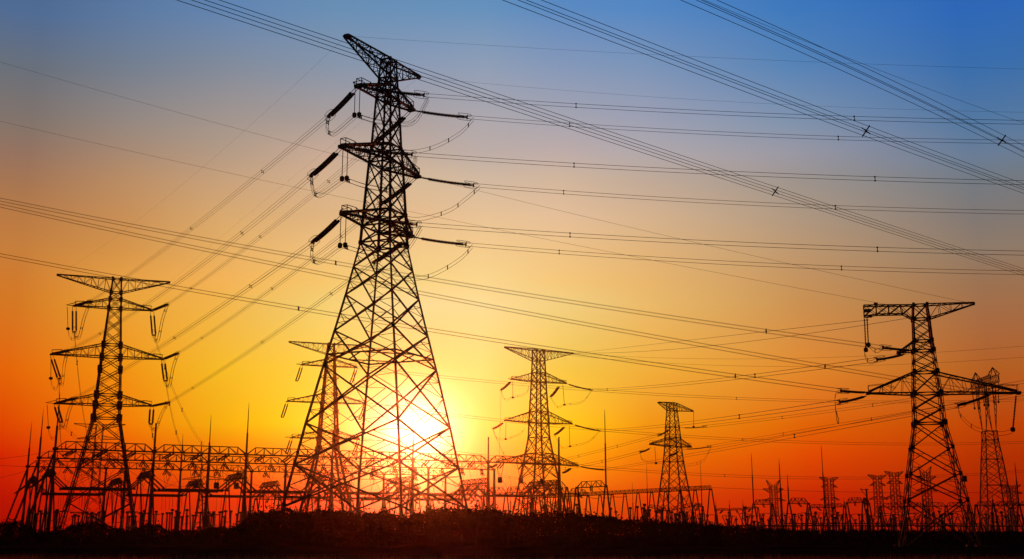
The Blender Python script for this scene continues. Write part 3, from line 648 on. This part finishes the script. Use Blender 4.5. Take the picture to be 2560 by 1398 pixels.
# pole with a bracket
p = at(2171, 1300, 340); h = at(2171, 1222, 340).z; t = thing('bracket_pole', 'single pole with a short bracket arm and strut at its top', 'pole', (p.x, 340, 0)); m = MB()
m.tube([(0, 0, 0), (0, 0, h)], [.3, .24], 8); m.build('shaft', PIPE, t)
m = MB(); m.bar((-1.7, 0, h - .3), (.6, 0, h - .3), .2); m.bar((-1.5, 0, h - .4), (0, 0, h - 2.3), .14); m.box((-1.6, 0, h - .1), .3, .3, .3); m.build('bracket', STEEL, t)

# boxes hanging on the gantries: line traps
for lab, px, py, Y in (('dark line trap box hanging left of its neighbours at the left gantries', 491, 1213, 330), ('dark line trap box hanging in the middle of three at the left gantries', 541, 1214, 332), ('dark line trap box hanging nearest the third gantry mast', 591, 1215, 334),
                       ('dark line trap box hanging left of the tower by the sun', 1250, 1200, 352), ('dark line trap box hanging in front of that tower\'s left leg by the sun', 1302, 1201, 354), ('dark line trap box before the right legs of the tower by the sun', 1355, 1204, 356)):
    c = at(px, py, Y); t = thing('line_trap', lab, 'line trap', (c.x, c.y, c.z - .9), 0, 'line traps hanging in the switchyard')
    m = MB(); m.tube([(0, 0, 0), (0, 0, .15), (0, 0, 1.65), (0, 0, 1.8)], [.5, .75, .75, .5], 10); m.build('coil_drum', PLATE, t)
    m = MB()
    for s_ in (-1, 1): m.discs((s_ * .3, 0, 1.8), (s_ * 1.3, 0, 6.5), .13, 6, .22)
    m.build('insulator_string', GLASS, t)

# post insulators, breakers and disconnectors on the ground
def post_mesh(t, h, r=.31):
    m = MB(); m.tube([(0, 0, 0), (0, 0, h * .45)], [.24, .2], 6); m.build('support', PIPE, t)
    m = MB(); m.discs((0, 0, h * .45), (0, 0, h * .93), r, 7, .3); m.build('insulator', GLASS, t)
    m = MB(); m.tube([(0, 0, h * .93), (0, 0, h)], r * 1.5, 7); m.build('cap', ALU, t)
PG = 'post insulators of the left switchyard'
pp = thing('post_insulator', 'slim ribbed insulator post on a pipe support in the left switchyard', 'insulator post', (0, 0, 0), 0, PG); post_mesh(pp, 7.6)
spots = []
for row in range(4):
    for i in range(13):
        for q in range(3):
            c = ROWS[0][0] + DIR * (i * 11.2 + q * 2.6 + rnd.uniform(-.9, .9) - 4) + NRM * (-9 + row * 7.5 + rnd.uniform(-1.2, 1.2))
            spots.append(c)
for i, c in enumerate(spots):
    o = pp if i == 0 else dup(pp, (0, 0, 0)); o.location = (c.x, c.y, 0); o.scale = (1, 1, rnd.uniform(.8, 1.08))
PG2 = 'post insulators of the right switchyard'
pq = dup(pp, (0, 0, 0), 0, 'slim ribbed insulator post on a pipe support in the far right switchyard'); pq['group'] = PG2
spots2 = [(rnd.uniform(1640, 2580), rnd.uniform(320, 440)) for _ in range(100)]
for i, (px, Y) in enumerate(spots2):
    o = pq if i == 0 else dup(pq, (0, 0, 0)); c = at(px, 1300, Y); o.location = (c.x, Y, 0); o.scale = (1.1, 1.1, rnd.uniform(.7, 1.25))
# disconnectors: two insulators in a V on a beam
dq = thing('disconnector', 'disconnector with two insulators in a V on a portal stand, right switchyard', 'disconnector', (0, 0, 0), 0, 'disconnectors of the right switchyard')
m = MB()
for x in (-2.2, 2.2): m.tube([(x, 0, 0), (x, 0, 4.2)], .18, 6)
m.bar((-3, 0, 4.2), (3, 0, 4.2), .35, .3); m.build('stand', PIPE, dq)
for s_ in (-1, 1):
    m = MB(); m.discs((s_ * .5, 0, 4.4), (s_ * 1.9, 0, 7.6), .2, 7, .28); m.build('insulator', GLASS, dq)
m = MB(); m.tube([(-1.9, 0, 7.6), (-.2, 0, 7.9), (1.9, 0, 7.6)], .09, 5); m.build('contact_arm', ALU, dq)
for i in range(40):
    px, Y = 1700 + i * 22 + rnd.uniform(-10, 10), rnd.uniform(350, 420)
    o = dq if i == 0 else dup(dq, (0, 0, 0)); c = at(px, 1300, Y); o.location = (c.x, Y, 0); o.rotation_euler = (0, 0, rnd.uniform(-.3, .3))
# breakers with a T-shaped head
bq = thing('circuit_breaker', 'T-headed circuit breaker on a lattice stand among the left insulator posts', 'circuit breaker', (0, 0, 0), 0, 'circuit breakers of the left switchyard')
m = MB()
for x in (-.6, .6):
    for y in (-.6, .6): m.bar((x, y, 0), (x, y, 3), .14)
for x in (-.6, .6): m.bar((x, -.6, .3), (x, .6, 2.8), .09); m.bar((-.6, x, .3), (.6, x, 2.8), .09)
m.build('stand', STEEL, bq); m = MB(); m.box((0, 0, 3.3), 1.1, 1.0, .8); m.build('drive_cabinet', PLATE, bq)
m = MB(); m.discs((0, 0, 3.7), (0, 0, 7.0), .24, 8, .3); m.build('insulator', GLASS, bq)
m = MB(); m.discs((-1.5, 0, 7.3), (1.5, 0, 7.3), .24, 8, .3); m.build('interrupter', GLASS, bq)
for i in range(24):
    c = ROWS[0][0] + DIR * (2 + i * 5.9) + NRM * (-4, 14, 31)[i % 3]
    o = bq if i == 0 else dup(bq, (0, 0, 0)); o.location = (c.x, c.y, 0); o.rotation_euler = (0, 0, .4)
# long pipe bus of the right yard
m = MB(); a = at(1960, 1309, 440); b = at(2450, 1310, 420); m.tube([a - a, b - a], .22, 6)
for i in range(12):
    q = (b - a) * (i / 11); m.tube([q, q - V((0, 0, a.z))], .13, 5)
o = m.build('pipe_bus', PIPE); o.location = a; tag(o, 'long horizontal pipe on short legs low across the right switchyard', 'pipe')

# ------------------------------------------------------------------ wires
def sag_for(P0, P1, px, py):
    lo, hi = 0.0, 1.0
    x0 = proj(P0)[0]; x1 = proj(P1)[0]
    for _ in range(50):
        t = (lo + hi) / 2; x = proj(P0.lerp(P1, t))[0]
        if (x < px) == (x0 < x1): lo = t
        else: hi = t
    L = P0.lerp(P1, t); return (L.z - at(px, py, L.y).z) / (4 * t * (1 - t))
def wire(label, P0, P1, mid=None, sag=0, n=1, gap=.45, r=.03, sp=(), ext=(0, 1), cat='power line', group=None, sw=.1, steps=40, name='power_line', fan=False):
    P0 = V(P0); P1 = V(P1)
    if mid: sag = sag_for(P0, P1, *mid)
    f = lambda t: P0.lerp(P1, t) - V((0, 0, 4 * sag * t * (1 - t))) - P0
    h = P1 - P0; h.z = 0; lat = V((-h.y, h.x, 0)).normalized(); up = V((0, 0, 1))
    offs = {1: [V((0, 0, 0))], 2: [up * gap / 2, -up * gap / 2], 4: [lat * gap / 2 * a + up * gap / 2 * b for a in (-1, 1) for b in (-1, 1)]}[n]
    ts = [ext[0] + (ext[1] - ext[0]) * i / steps for i in range(steps + 1)]
    if n == 1:
        m = MB(); m.tube([f(t) for t in ts], r, 4); o = m.build(name, ALU); o.location = P0; return tag(o, label, cat, group)
    root = thing(name, label, cat, P0, 0, group)
    for q in offs:
        m = MB(); m.tube([f(t) + q for t in ts], r, 4); m.build('conductor', ALU, root)
    for t in sp:
        m = MB(); p = f(t)
        if n == 2:
            m.bar(p + offs[0] * 1.15, p + offs[1] * 1.15, sw)
            for q in offs: m.box(p + q, sw * 2.2, sw * 2.2, sw * 1.8)
        elif fan:
            for a in (-1, 1):
                for b in (-1, 1): m.bar(p, p + lat * a * gap * .62 + up * b * gap * .62, sw * 1.2)
            m.box(p, sw * 2.2, sw * 2.2, sw * 2.2)
        else: spacer(m, p, lat, up, gap, sw)
        m.build('spacer', STEEL, root)
    return root
def tx(P0, P1, px):                    # parameter where a span crosses a pixel column
    lo, hi = 0.0, 1.0; x0 = proj(P0)[0]; x1 = proj(P1)[0]
    for _ in range(40):
        t = (lo + hi) / 2; x = proj(P0.lerp(P1, t))[0]
        if (x < px) == (x0 < x1): lo = t
        else: hi = t
    return t
# three quad bundles sweeping overhead from top left to right
for lab, a, Ya, b, Yb, md, sx in (
    ('four wire bundle passing over the peak arm of the tallest tower', (495, 0), 47, (2560, 681), 103, (1340, 281), 1938),
    ('four wire bundle crossing from the top centre to the right edge', (1305, 0), 47, (2560, 472), 76, (1900, 228), 2165),
    ('four wire bundle nearest the top right corner', (1747, 0), 47, (2560, 379), 68, (2150, 180), 2505)):
    P0 = at(*a, Ya); P1 = at(*b, Yb)
    wire(lab, P0, P1, md, n=4, gap=.44, r=.017, sp=(tx(P0, P1, sx),), ext=(-.6, 2.3), group='overhead four wire bundles', sw=.045, steps=60, fan=True)
P0 = at(1760, 0, 50); P1 = at(2560, 335, 72)
wire('single thin wire beside the four wire bundle nearest the top right corner', P0, at(2560, 308, 72), (2170, 165), r=.011, ext=(-.5, 2.3), cat='wire', name='earth_wire')
# right spans of the tall tower
for k, e, Yo, md, sps, lab in (('ul', (2560, 306), -10, (1800, 283), (1440, 2135), 'topmost twin wire leaving the tallest tower to the right'), ('ur', (2560, 355), -10, (1850, 336), (1424, 2095), 'second twin wire from the top right of the tallest tower'),
                     ('ml', (2560, 457), -10, (1800, 432), (1435, 2187), 'third twin wire from the top right of the tallest tower'), ('mr', (2560, 531), -10, (1850, 508), (1409, 2088), 'fourth twin wire from the top right of the tallest tower'),
                     ('ll', (2560, 633), -10, (1800, 608), (1425, 2193), 'fifth twin wire from the top right of the tallest tower'), ('lr', (2560, 682), -10, (1850, 659), (1398, 2103), 'lowest twin wire leaving the tallest tower to the right')):
    P0 = ME[k][1]; P1 = at(*e, P0.y + Yo)
    wire(lab, P0, P1, md, n=2, gap=.42, r=.024, sp=[tx(P0, P1, q) for q in sps], ext=(0, 2.2), group='twin wires to the right edge', sw=.065, steps=50)
# left spans to the left tower
for k, md, sps, lab in (('ul', (570, 500), (657, 479), 'upper outer four wire span between the tallest tower and the far left tower'), ('ur', (620, 616), (822, 651, 478), 'upper inner four wire span between the tallest tower and the far left tower'),
                   ('ml', (480, 681), (606, 251), 'middle outer four wire span between the tallest tower and the far left tower'), ('mr', (681, 722), (853, 681, 505), 'middle inner four wire span between the tallest tower and the far left tower'),
                   ('ll', (470, 823), (627, 437), 'lower outer four wire span between the tallest tower and the far left tower'), ('lr', (656, 856), (828, 656, 482), 'lower inner four wire span between the tallest tower and the far left tower')):
    P0 = ME[k][0]; P1 = LE[k][0]
    wire(lab, P0, P1, md, n=4, gap=.42, r=.023, sp=[tx(P0, P1, q) for q in sps], group='four wire spans on the left', sw=.05)
# earth wires of those spans
PK = {k: main.tips[k] for k in ('pl', 'pr')}; LK = {k: lt.tips[k] for k in ('pl', 'pr')}
wire('thin earth wire from the upper left tip of the tallest tower to the right edge', PK['pl'], at(2560, 173, 110), (1700, 140), r=.011, ext=(0, 2.1), cat='wire', name='earth_wire')
wire('thin earth wire from the right tip of the tallest tower to the right edge', PK['pr'], at(2560, 281, 125), (1800, 253), r=.011, ext=(0, 2.1), cat='wire', name='earth_wire')
wire('thin earth wire from the tallest tower\'s upper left tip to the far left tower', PK['pl'], LK['pl'], (480, 443), r=.009, cat='wire', name='earth_wire')
wire('thin earth wire from the tallest tower\'s right tip to the far left tower', PK['pr'], LK['pr'], (760, 420), r=.009, cat='wire', name='earth_wire')
wire('single wire from the left edge to the right tip of the near right tower', at(0, 155, 175), at(2430, 759, 150), (1200, 478), r=.017, ext=(-.3, 1), cat='wire', name='earth_wire')
wire('single wire from the left edge below another, reaching the boxed arm at near right', at(0, 303, 175), at(2230, 764, 150), (1030, 530), r=.017, ext=(-.3, 1), cat='wire', name='earth_wire')
# three phases from the left edge to the near right tower
for e, a, md, sps, lab in ((RE['a'], (0, 499), (900, 668), (840, 1915), 'wire bundle from the left edge to the near right tower\'s upper left string'), (at(2476, 985, 149), (0, 514), (870, 697), (2062,), 'wire bundle from the left edge to the right arm of the near right tower'), (RE['c'], (0, 638), (840, 787), (747, 1838), 'lowest wire bundle from the left edge to the near right tower\'s lower left arm')):
    P0 = at(*a, 165); P1 = V(e)
    wire(lab, P0, P1, md, n=4, gap=.46, r=.018, sp=[tx(P0, P1, q) for q in sps], ext=(-.35, 1), group='spans between the left edge and the near right tower', sw=.085, fan=True)
# centre tower to right tower and beyond
for a, b, md, sps, lab in ((CE['ur'], RE['b'], (1850, 944), (1518, 1887), 'twin wire from the tower by the sun to the near right tower\'s upper string'), (CE['mr'], RE['d'], (1800, 1048), (1848,), 'twin wire from the tower by the sun to the near right tower\'s lower left string'),
                      (CE['lr'], RE['e'], (1850, 1115), (1986,), 'twin wire from the tower by the sun to the near right tower\'s right string')):
    wire(lab, a, b, md, n=2, gap=.6, r=.035, sp=[tx(a, b, q) for q in sps], group='spans between the tower by the sun and the near right tower', sw=.12)
for k, md, e, sps, lab in (('ur', (1640, 986), (2560, 1000), (1840,), 'upper level twin wire from the half hidden tower to the right edge'), ('mr', (1640, 1086), (2560, 1106), (1855,), 'middle level twin wire from the half hidden tower to the right edge'), ('lr', (1640, 1180), (2560, 1178), (1810,), 'lower level twin wire from the half hidden tower to the right edge')):
    P0 = t2.tips[k]; P1 = at(*e, 420)
    wire(lab, P0, P1, md, n=2, gap=.7, r=.045, sp=[tx(P0, P1, q) for q in sps], ext=(0, 1.6), group='spans from the half hidden tower to the right', sw=.12)
for e0, e1, md, lab in ((T4E[0], at(2560, 955, 240), (2060, 1030), 'twin wire from the upper rod of the short tower to the right edge'), (T4E[1], at(2560, 985, 230), (2060, 1068), 'twin wire from the lower rod of the short tower to the right edge'), (at(1647, 1088, 324), at(1330, 1168, 372), (1480, 1132), 'twin wire from the short tower down towards the tower by the sun'), (at(1601, 1130, 318), at(1300, 1185, 350), (1450, 1165), 'twin wire from the lower left arm of the short tower to the front gantry')):
    wire(lab, e0, e1, md, n=2, gap=.6, r=.035, sp=(.3, .6), group='wires of the short tower', sw=.1)
for y0, y1, lab in ((856, 800, 'faint upper wire rising to the boxed arm of the near right tower'), (876, 792, 'faint lower wire rising to the peak of the near right tower')):
    wire(lab, ct.tips['pr' if y0 < 860 else 'pl'], at(2172 if y0 < 860 else 2290, y1, 150), (1800, y0 - 14), r=.03, cat='wire', name='earth_wire')
for y0, y1, lab in ((882, 862, 'upper faint wire from the tower by the sun to the right edge'), (905, 890, 'lower faint wire from the tower by the sun to the right edge')):
    wire(lab, ct.tips['pr' if y0 < 890 else 'pl'], at(2600, y1, 290), (2120, y0 + 10), r=.03, ext=(0, 1.4), cat='wire', name='earth_wire')
wire('faint low wire across the horizon right of the short tower', at(1700, 1215, 480), at(2640, 1228, 470), None, 1.5, r=.06, cat='wire', name='earth_wire')
wire('faint low wire from the left edge to the rearmost gantry', at(-60, 1158, 420), at(88, 1168, 380), None, .2, r=.05, cat='wire', name='earth_wire')
wire('faint upper wire from the left edge to the nearest gantry', at(-60, 1150, 330), at(158, 1122, 302), None, .6, r=.04, cat='wire', name='earth_wire')
wire('faint lower wire from the left edge to the middle gantry', at(-60, 1205, 380), at(120, 1160, 337), None, .6, r=.04, cat='wire', name='earth_wire')
# down leads from the left tower to the front gantry
A = ROWS[0]
for k, i, q, dz, lab in (('ul', 0, .5, 7, 'upper left'), ('ml', 0, .2, 6, 'middle left'), ('ll', 0, .8, 4, 'lower left'), ('lr', 1, .2, 4, 'lower right'), ('mr', 1, .5, 7, 'middle right'), ('ur', 1, .8, 8, 'upper right')):
    T = A[i].lerp(A[i + 1], q) + V((-1.3, -4.2, 21.3))
    wire('paired down lead from the far left tower\'s %s arm to the nearest gantry' % lab, LE[k][1], T, None, dz * .6, n=2, gap=.7, r=.03, sp=(.15, .4, .7), group='down leads of the far left tower', sw=.12)
for k, i, q in (('ul', 5, .2), ('ml', 5, .5), ('ll', 5, .8)):
    T = A[i].lerp(A[i + 1], q) + V((-1.3, -4.2, 21.3)); t = ct.tips[k]
    wire('down lead from the %s left arm of the tower by the sun' % {'u': 'upper', 'm': 'middle', 'l': 'lower'}[k[0]], at(*{'ul': (1253, 976), 'ml': (1233, 1073), 'll': (1224, 1170)}[k], t.y - 2.5), T, None, 3, n=2, gap=.6, r=.035, sp=(.4,), sw=.1)

for i, (a_, b_) in enumerate((((1452, 1219), (1500, 1244)), ((1472, 1218), (1535, 1243)), ((1493, 1217), (1568, 1240)))):
    wire('%s of three slack wires sagging from the trapezoid truss to the long low gantry' % ('leftmost', 'middle', 'rightmost')[i], at(*a_, 300), at(*b_, 305 - i * 5), None, 1.2, r=.06, cat='wire', name='slack_wire')
for i, (x0, y0, x1, y1, Y0, Y1) in enumerate(((388, 1190, 522, 1186, 318, 350), (300, 1200, 456, 1196, 330, 388), (607, 1190, 713, 1188, 325, 362), (607, 1222, 820, 1205, 320, 345), (158, 1196, 323, 1190, 310, 345))):
    wire('slack wire looping between the gantry rows, %s of five' % ('second from left', 'third from left', 'fourth from left', 'rightmost', 'leftmost')[i], at(x0, y0, Y0), at(x1, y1, Y1), None, 3.2, r=.05, cat='wire', name='slack_wire')
pr = dup(pp, (0, 0, 0), 0, 'slim ribbed insulator post on a pipe support in the central switchyard'); pr['group'] = 'post insulators of the central switchyard'
for i in range(42):
    o = pr if i == 0 else dup(pr, (0, 0, 0)); c = at(rnd.uniform(1165, 1660), 1300, rnd.uniform(305, 385)); o.location = (c.x, c.y, 0); o.scale = (1, 1, rnd.uniform(.95, 1.35))
# ------------------------------------------------------------------ ground and plants
def gz(x, y):
    b = 0.0
    if 80 < y < 104: b = .75 * math.sin(math.pi * (y - 80) / 24) ** 2
    return b + .06 * math.sin(x * .11 + 1.3) * math.sin(y * .07) * min(1, y / 30)
m = MB(); ys = [-380, -60, 0, 20] + [30 + 2 * i for i in range(46)] + [130, 150, 200, 300, 500, 900, 1490]; xs = [-1480, -900, -300, -150] + [-96 + 4 * i for i in range(49)] + [150, 300, 900, 1480]
for y in ys:
    for x in xs: m.v.append(V((x, y, gz(x, y) if y < 140 else 0)))
nx = len(xs)
for j in range(len(ys) - 1):
    for i in range(nx - 1): a = j * nx + i; m.f.append((a, a + 1, a + 1 + nx, a + nx))
tag(m.build('ground', EARTH), None, None, None, 'structure')

def leaf(m, c, s_):
    a = V((rnd.gauss(0, 1), rnd.gauss(0, 1), rnd.gauss(0, 1))).normalized(); b = a.cross(V((rnd.gauss(0, 1), rnd.gauss(0, 1), rnd.gauss(0, 1)))).normalized(); n = len(m.v)
    m.v += [c - a * s_, c + b * s_ * .5, c + a * s_, c - b * s_ * .5]; m.f.append((n, n + 1, n + 2, n + 3))
def noise1(x): return .5 * math.sin(x * .9 + 1) + .3 * math.sin(x * 2.3 + 4) + .2 * math.sin(x * 5.1 + 2)
def belt(name, label, px0, px1, Y, depth, top, dens, ls):
    m = MB(); x0 = at(px0, 1300, Y).x; x1 = at(px1, 1300, Y).x; n = int((x1 - x0) * dens)
    for _ in range(n):
        x = rnd.uniform(x0, x1); yy = Y + rnd.uniform(-depth / 2, depth / 2); px = proj(V((x, yy, 2)))[0]
        h = at(px, top(px), yy).z * (1 + .09 * noise1(x * 1.3 + yy * .4))
        tuft = .88 + .12 * abs(math.sin(x * 3.1 + yy * 1.7)) + (rnd.random() < .06) * .16
        zz = h * tuft * (1 - rnd.random() ** 1.15)
        leaf(m, V((x, yy, gz(x, yy) + zz)), ls * rnd.uniform(.6, 1.4))
    for _ in range(int((x1 - x0) * 5)):
        x = rnd.uniform(x0, x1); yy = Y + rnd.uniform(-depth / 2, depth / 2); px = proj(V((x, yy, 2)))[0]; h = at(px, top(px), yy).z * rnd.uniform(.8, 1.06)
        m.tube([(x, yy, 0), (x + rnd.uniform(-.2, .2), yy, h)], [.03, .012], 3)
    tag(m.build(name, LEAF), label, 'shrubs', None, 'stuff')
def topc(px):
    t = [(-200, 1302), (50, 1304), (80, 1326), (150, 1327), (190, 1306), (250, 1308), (300, 1324), (330, 1326), (350, 1312), (400, 1314), (420, 1327), (500, 1327), (530, 1318), (570, 1322), (600, 1305), (620, 1282), (760, 1277), (880, 1281), (960, 1284), (1000, 1292), (1020, 1292), (1050, 1277), (1180, 1272), (1240, 1279), (1260, 1286), (1420, 1282), (1480, 1290), (1620, 1303), (1700, 1306), (1800, 1314), (2000, 1326), (2700, 1330)]
    return interp(t, px)
belt('scrub', 'tall dark scrub in front of the tallest tower and under the sun', 585, 1250, 110, 7, topc, 1500, .15)
belt('scrub', 'medium dark scrub below the tower by the sun and the long low gantry', 1225, 1790, 128, 9, topc, 1100, .15)
belt('scrub', 'low dark scrub along the far right switchyard', 1760, 2700, 185, 14, topc, 500, .19)
belt('scrub', 'low dark scrub under the far left gantries', -150, 600, 190, 14, topc, 500, .19)
def bush(px, ytop, Y, wpx, label, tall=False):
    c = at(px, 1300, Y); h = at(px, ytop + 5, Y).z; w = wpx * Y / F; t = thing('shrub', label, 'shrub', (c.x, Y, 0), 0, 'shrubs standing above the scrub')
    m = MB(); m.tube([(0, 0, 0), (.05, 0, h * .6)], [.09, .04], 5)
    for i in range(5):
        a = rnd.uniform(0, 6.28); m.tube([(0, 0, h * (.15 + .09 * i)), (math.cos(a) * w * .3, math.sin(a) * w * .3, h * (.5 + .09 * i))], [.04, .015], 4)
    m.build('trunk', BARK, t); m = MB()
    cl = [(rnd.gauss(0, w * .22), rnd.gauss(0, w * .22), h * rnd.uniform(.35, .9)) for _ in range(14)]
    for _ in range(1100):
        q = rnd.choice(cl); s_ = w * .13
        leaf(m, V((q[0] + rnd.gauss(0, s_), q[1] + rnd.gauss(0, s_), min(h * 1.02, max(.2, q[2] + rnd.gauss(0, h * .07))))), rnd.uniform(.07, .15))
    m.build('crown', LEAF, t)
for a in ((1430, 1273, 124, 46, 'rounded shrub standing tallest, below the trapezoid truss beside the tall mast'), (1190, 1262, 106, 40, 'feathery shrub at the foot of the right leg of the tallest tower'), (1155, 1268, 106, 34, 'shrub just left of the feathery one by the tallest tower'),
          (1085, 1266, 106, 34, 'shrub right of the gap below the sun'), (965, 1272, 106, 26, 'narrow shrub left of the gap below the sun'), (745, 1272, 106, 36, 'shrub beside the left leg of the tallest tower'),
          (25, 1291, 170, 34, 'shrub at the left edge of the picture'), (70, 1303, 170, 26, 'small shrub beside the leaning gantry leg at left'), (1270, 1279, 124, 30, 'shrub below the left legs of the tower by the sun'), (1505, 1287, 128, 30, 'shrub under the tall mast on the trapezoid truss'), (1625, 1296, 130, 30, 'shrub under the left end of the thin low gantry')):
    bush(*a)
m = MB()
for _ in range(26000):
    yy = 46 + 36 * rnd.random() ** .8; x = rnd.uniform(-.52, .52) * yy * 1.15; z0 = gz(x, yy)
    if math.sin(x * .5 + yy * .3) + math.sin(x * .23 - yy * .9 + 2) < -.7: continue
    h = rnd.uniform(.12, .42) * (1.5 if rnd.random() < .05 else 1); lx, ly = rnd.gauss(0, .12), rnd.gauss(0, .12); w = .012; n = len(m.v)
    m.v += [V((x - w, yy, z0)), V((x + w, yy, z0)), V((x + lx, yy + ly, z0 + h))]; m.f.append((n, n + 1, n + 2))
tag(m.build('grass', GRASS), 'short dry grass over the dark foreground field', 'grass', None, 'stuff')
hz = MB(); hz.box((0, 560, 37), 3000, 1900, 76)
hm = bpy.data.materials.new('haze'); hm.use_nodes = True; t_ = hm.node_tree; t_.nodes.clear()
pv = t_.nodes.new('ShaderNodeVolumePrincipled'); pv.inputs['Color'].default_value = (.95, .75, .6, 1); pv.inputs['Density'].default_value = .000054; pv.inputs['Anisotropy'].default_value = .97
ho = t_.nodes.new('ShaderNodeOutputMaterial'); t_.links.new(pv.outputs[0], ho.inputs['Volume'])
tag(hz.build('haze', hm), 'thin warm evening haze over the whole plain', 'haze', None, 'stuff')
print('OBJS', len(bpy.data.objects), 'VERTS', sum(len(q.vertices) for q in bpy.data.meshes))
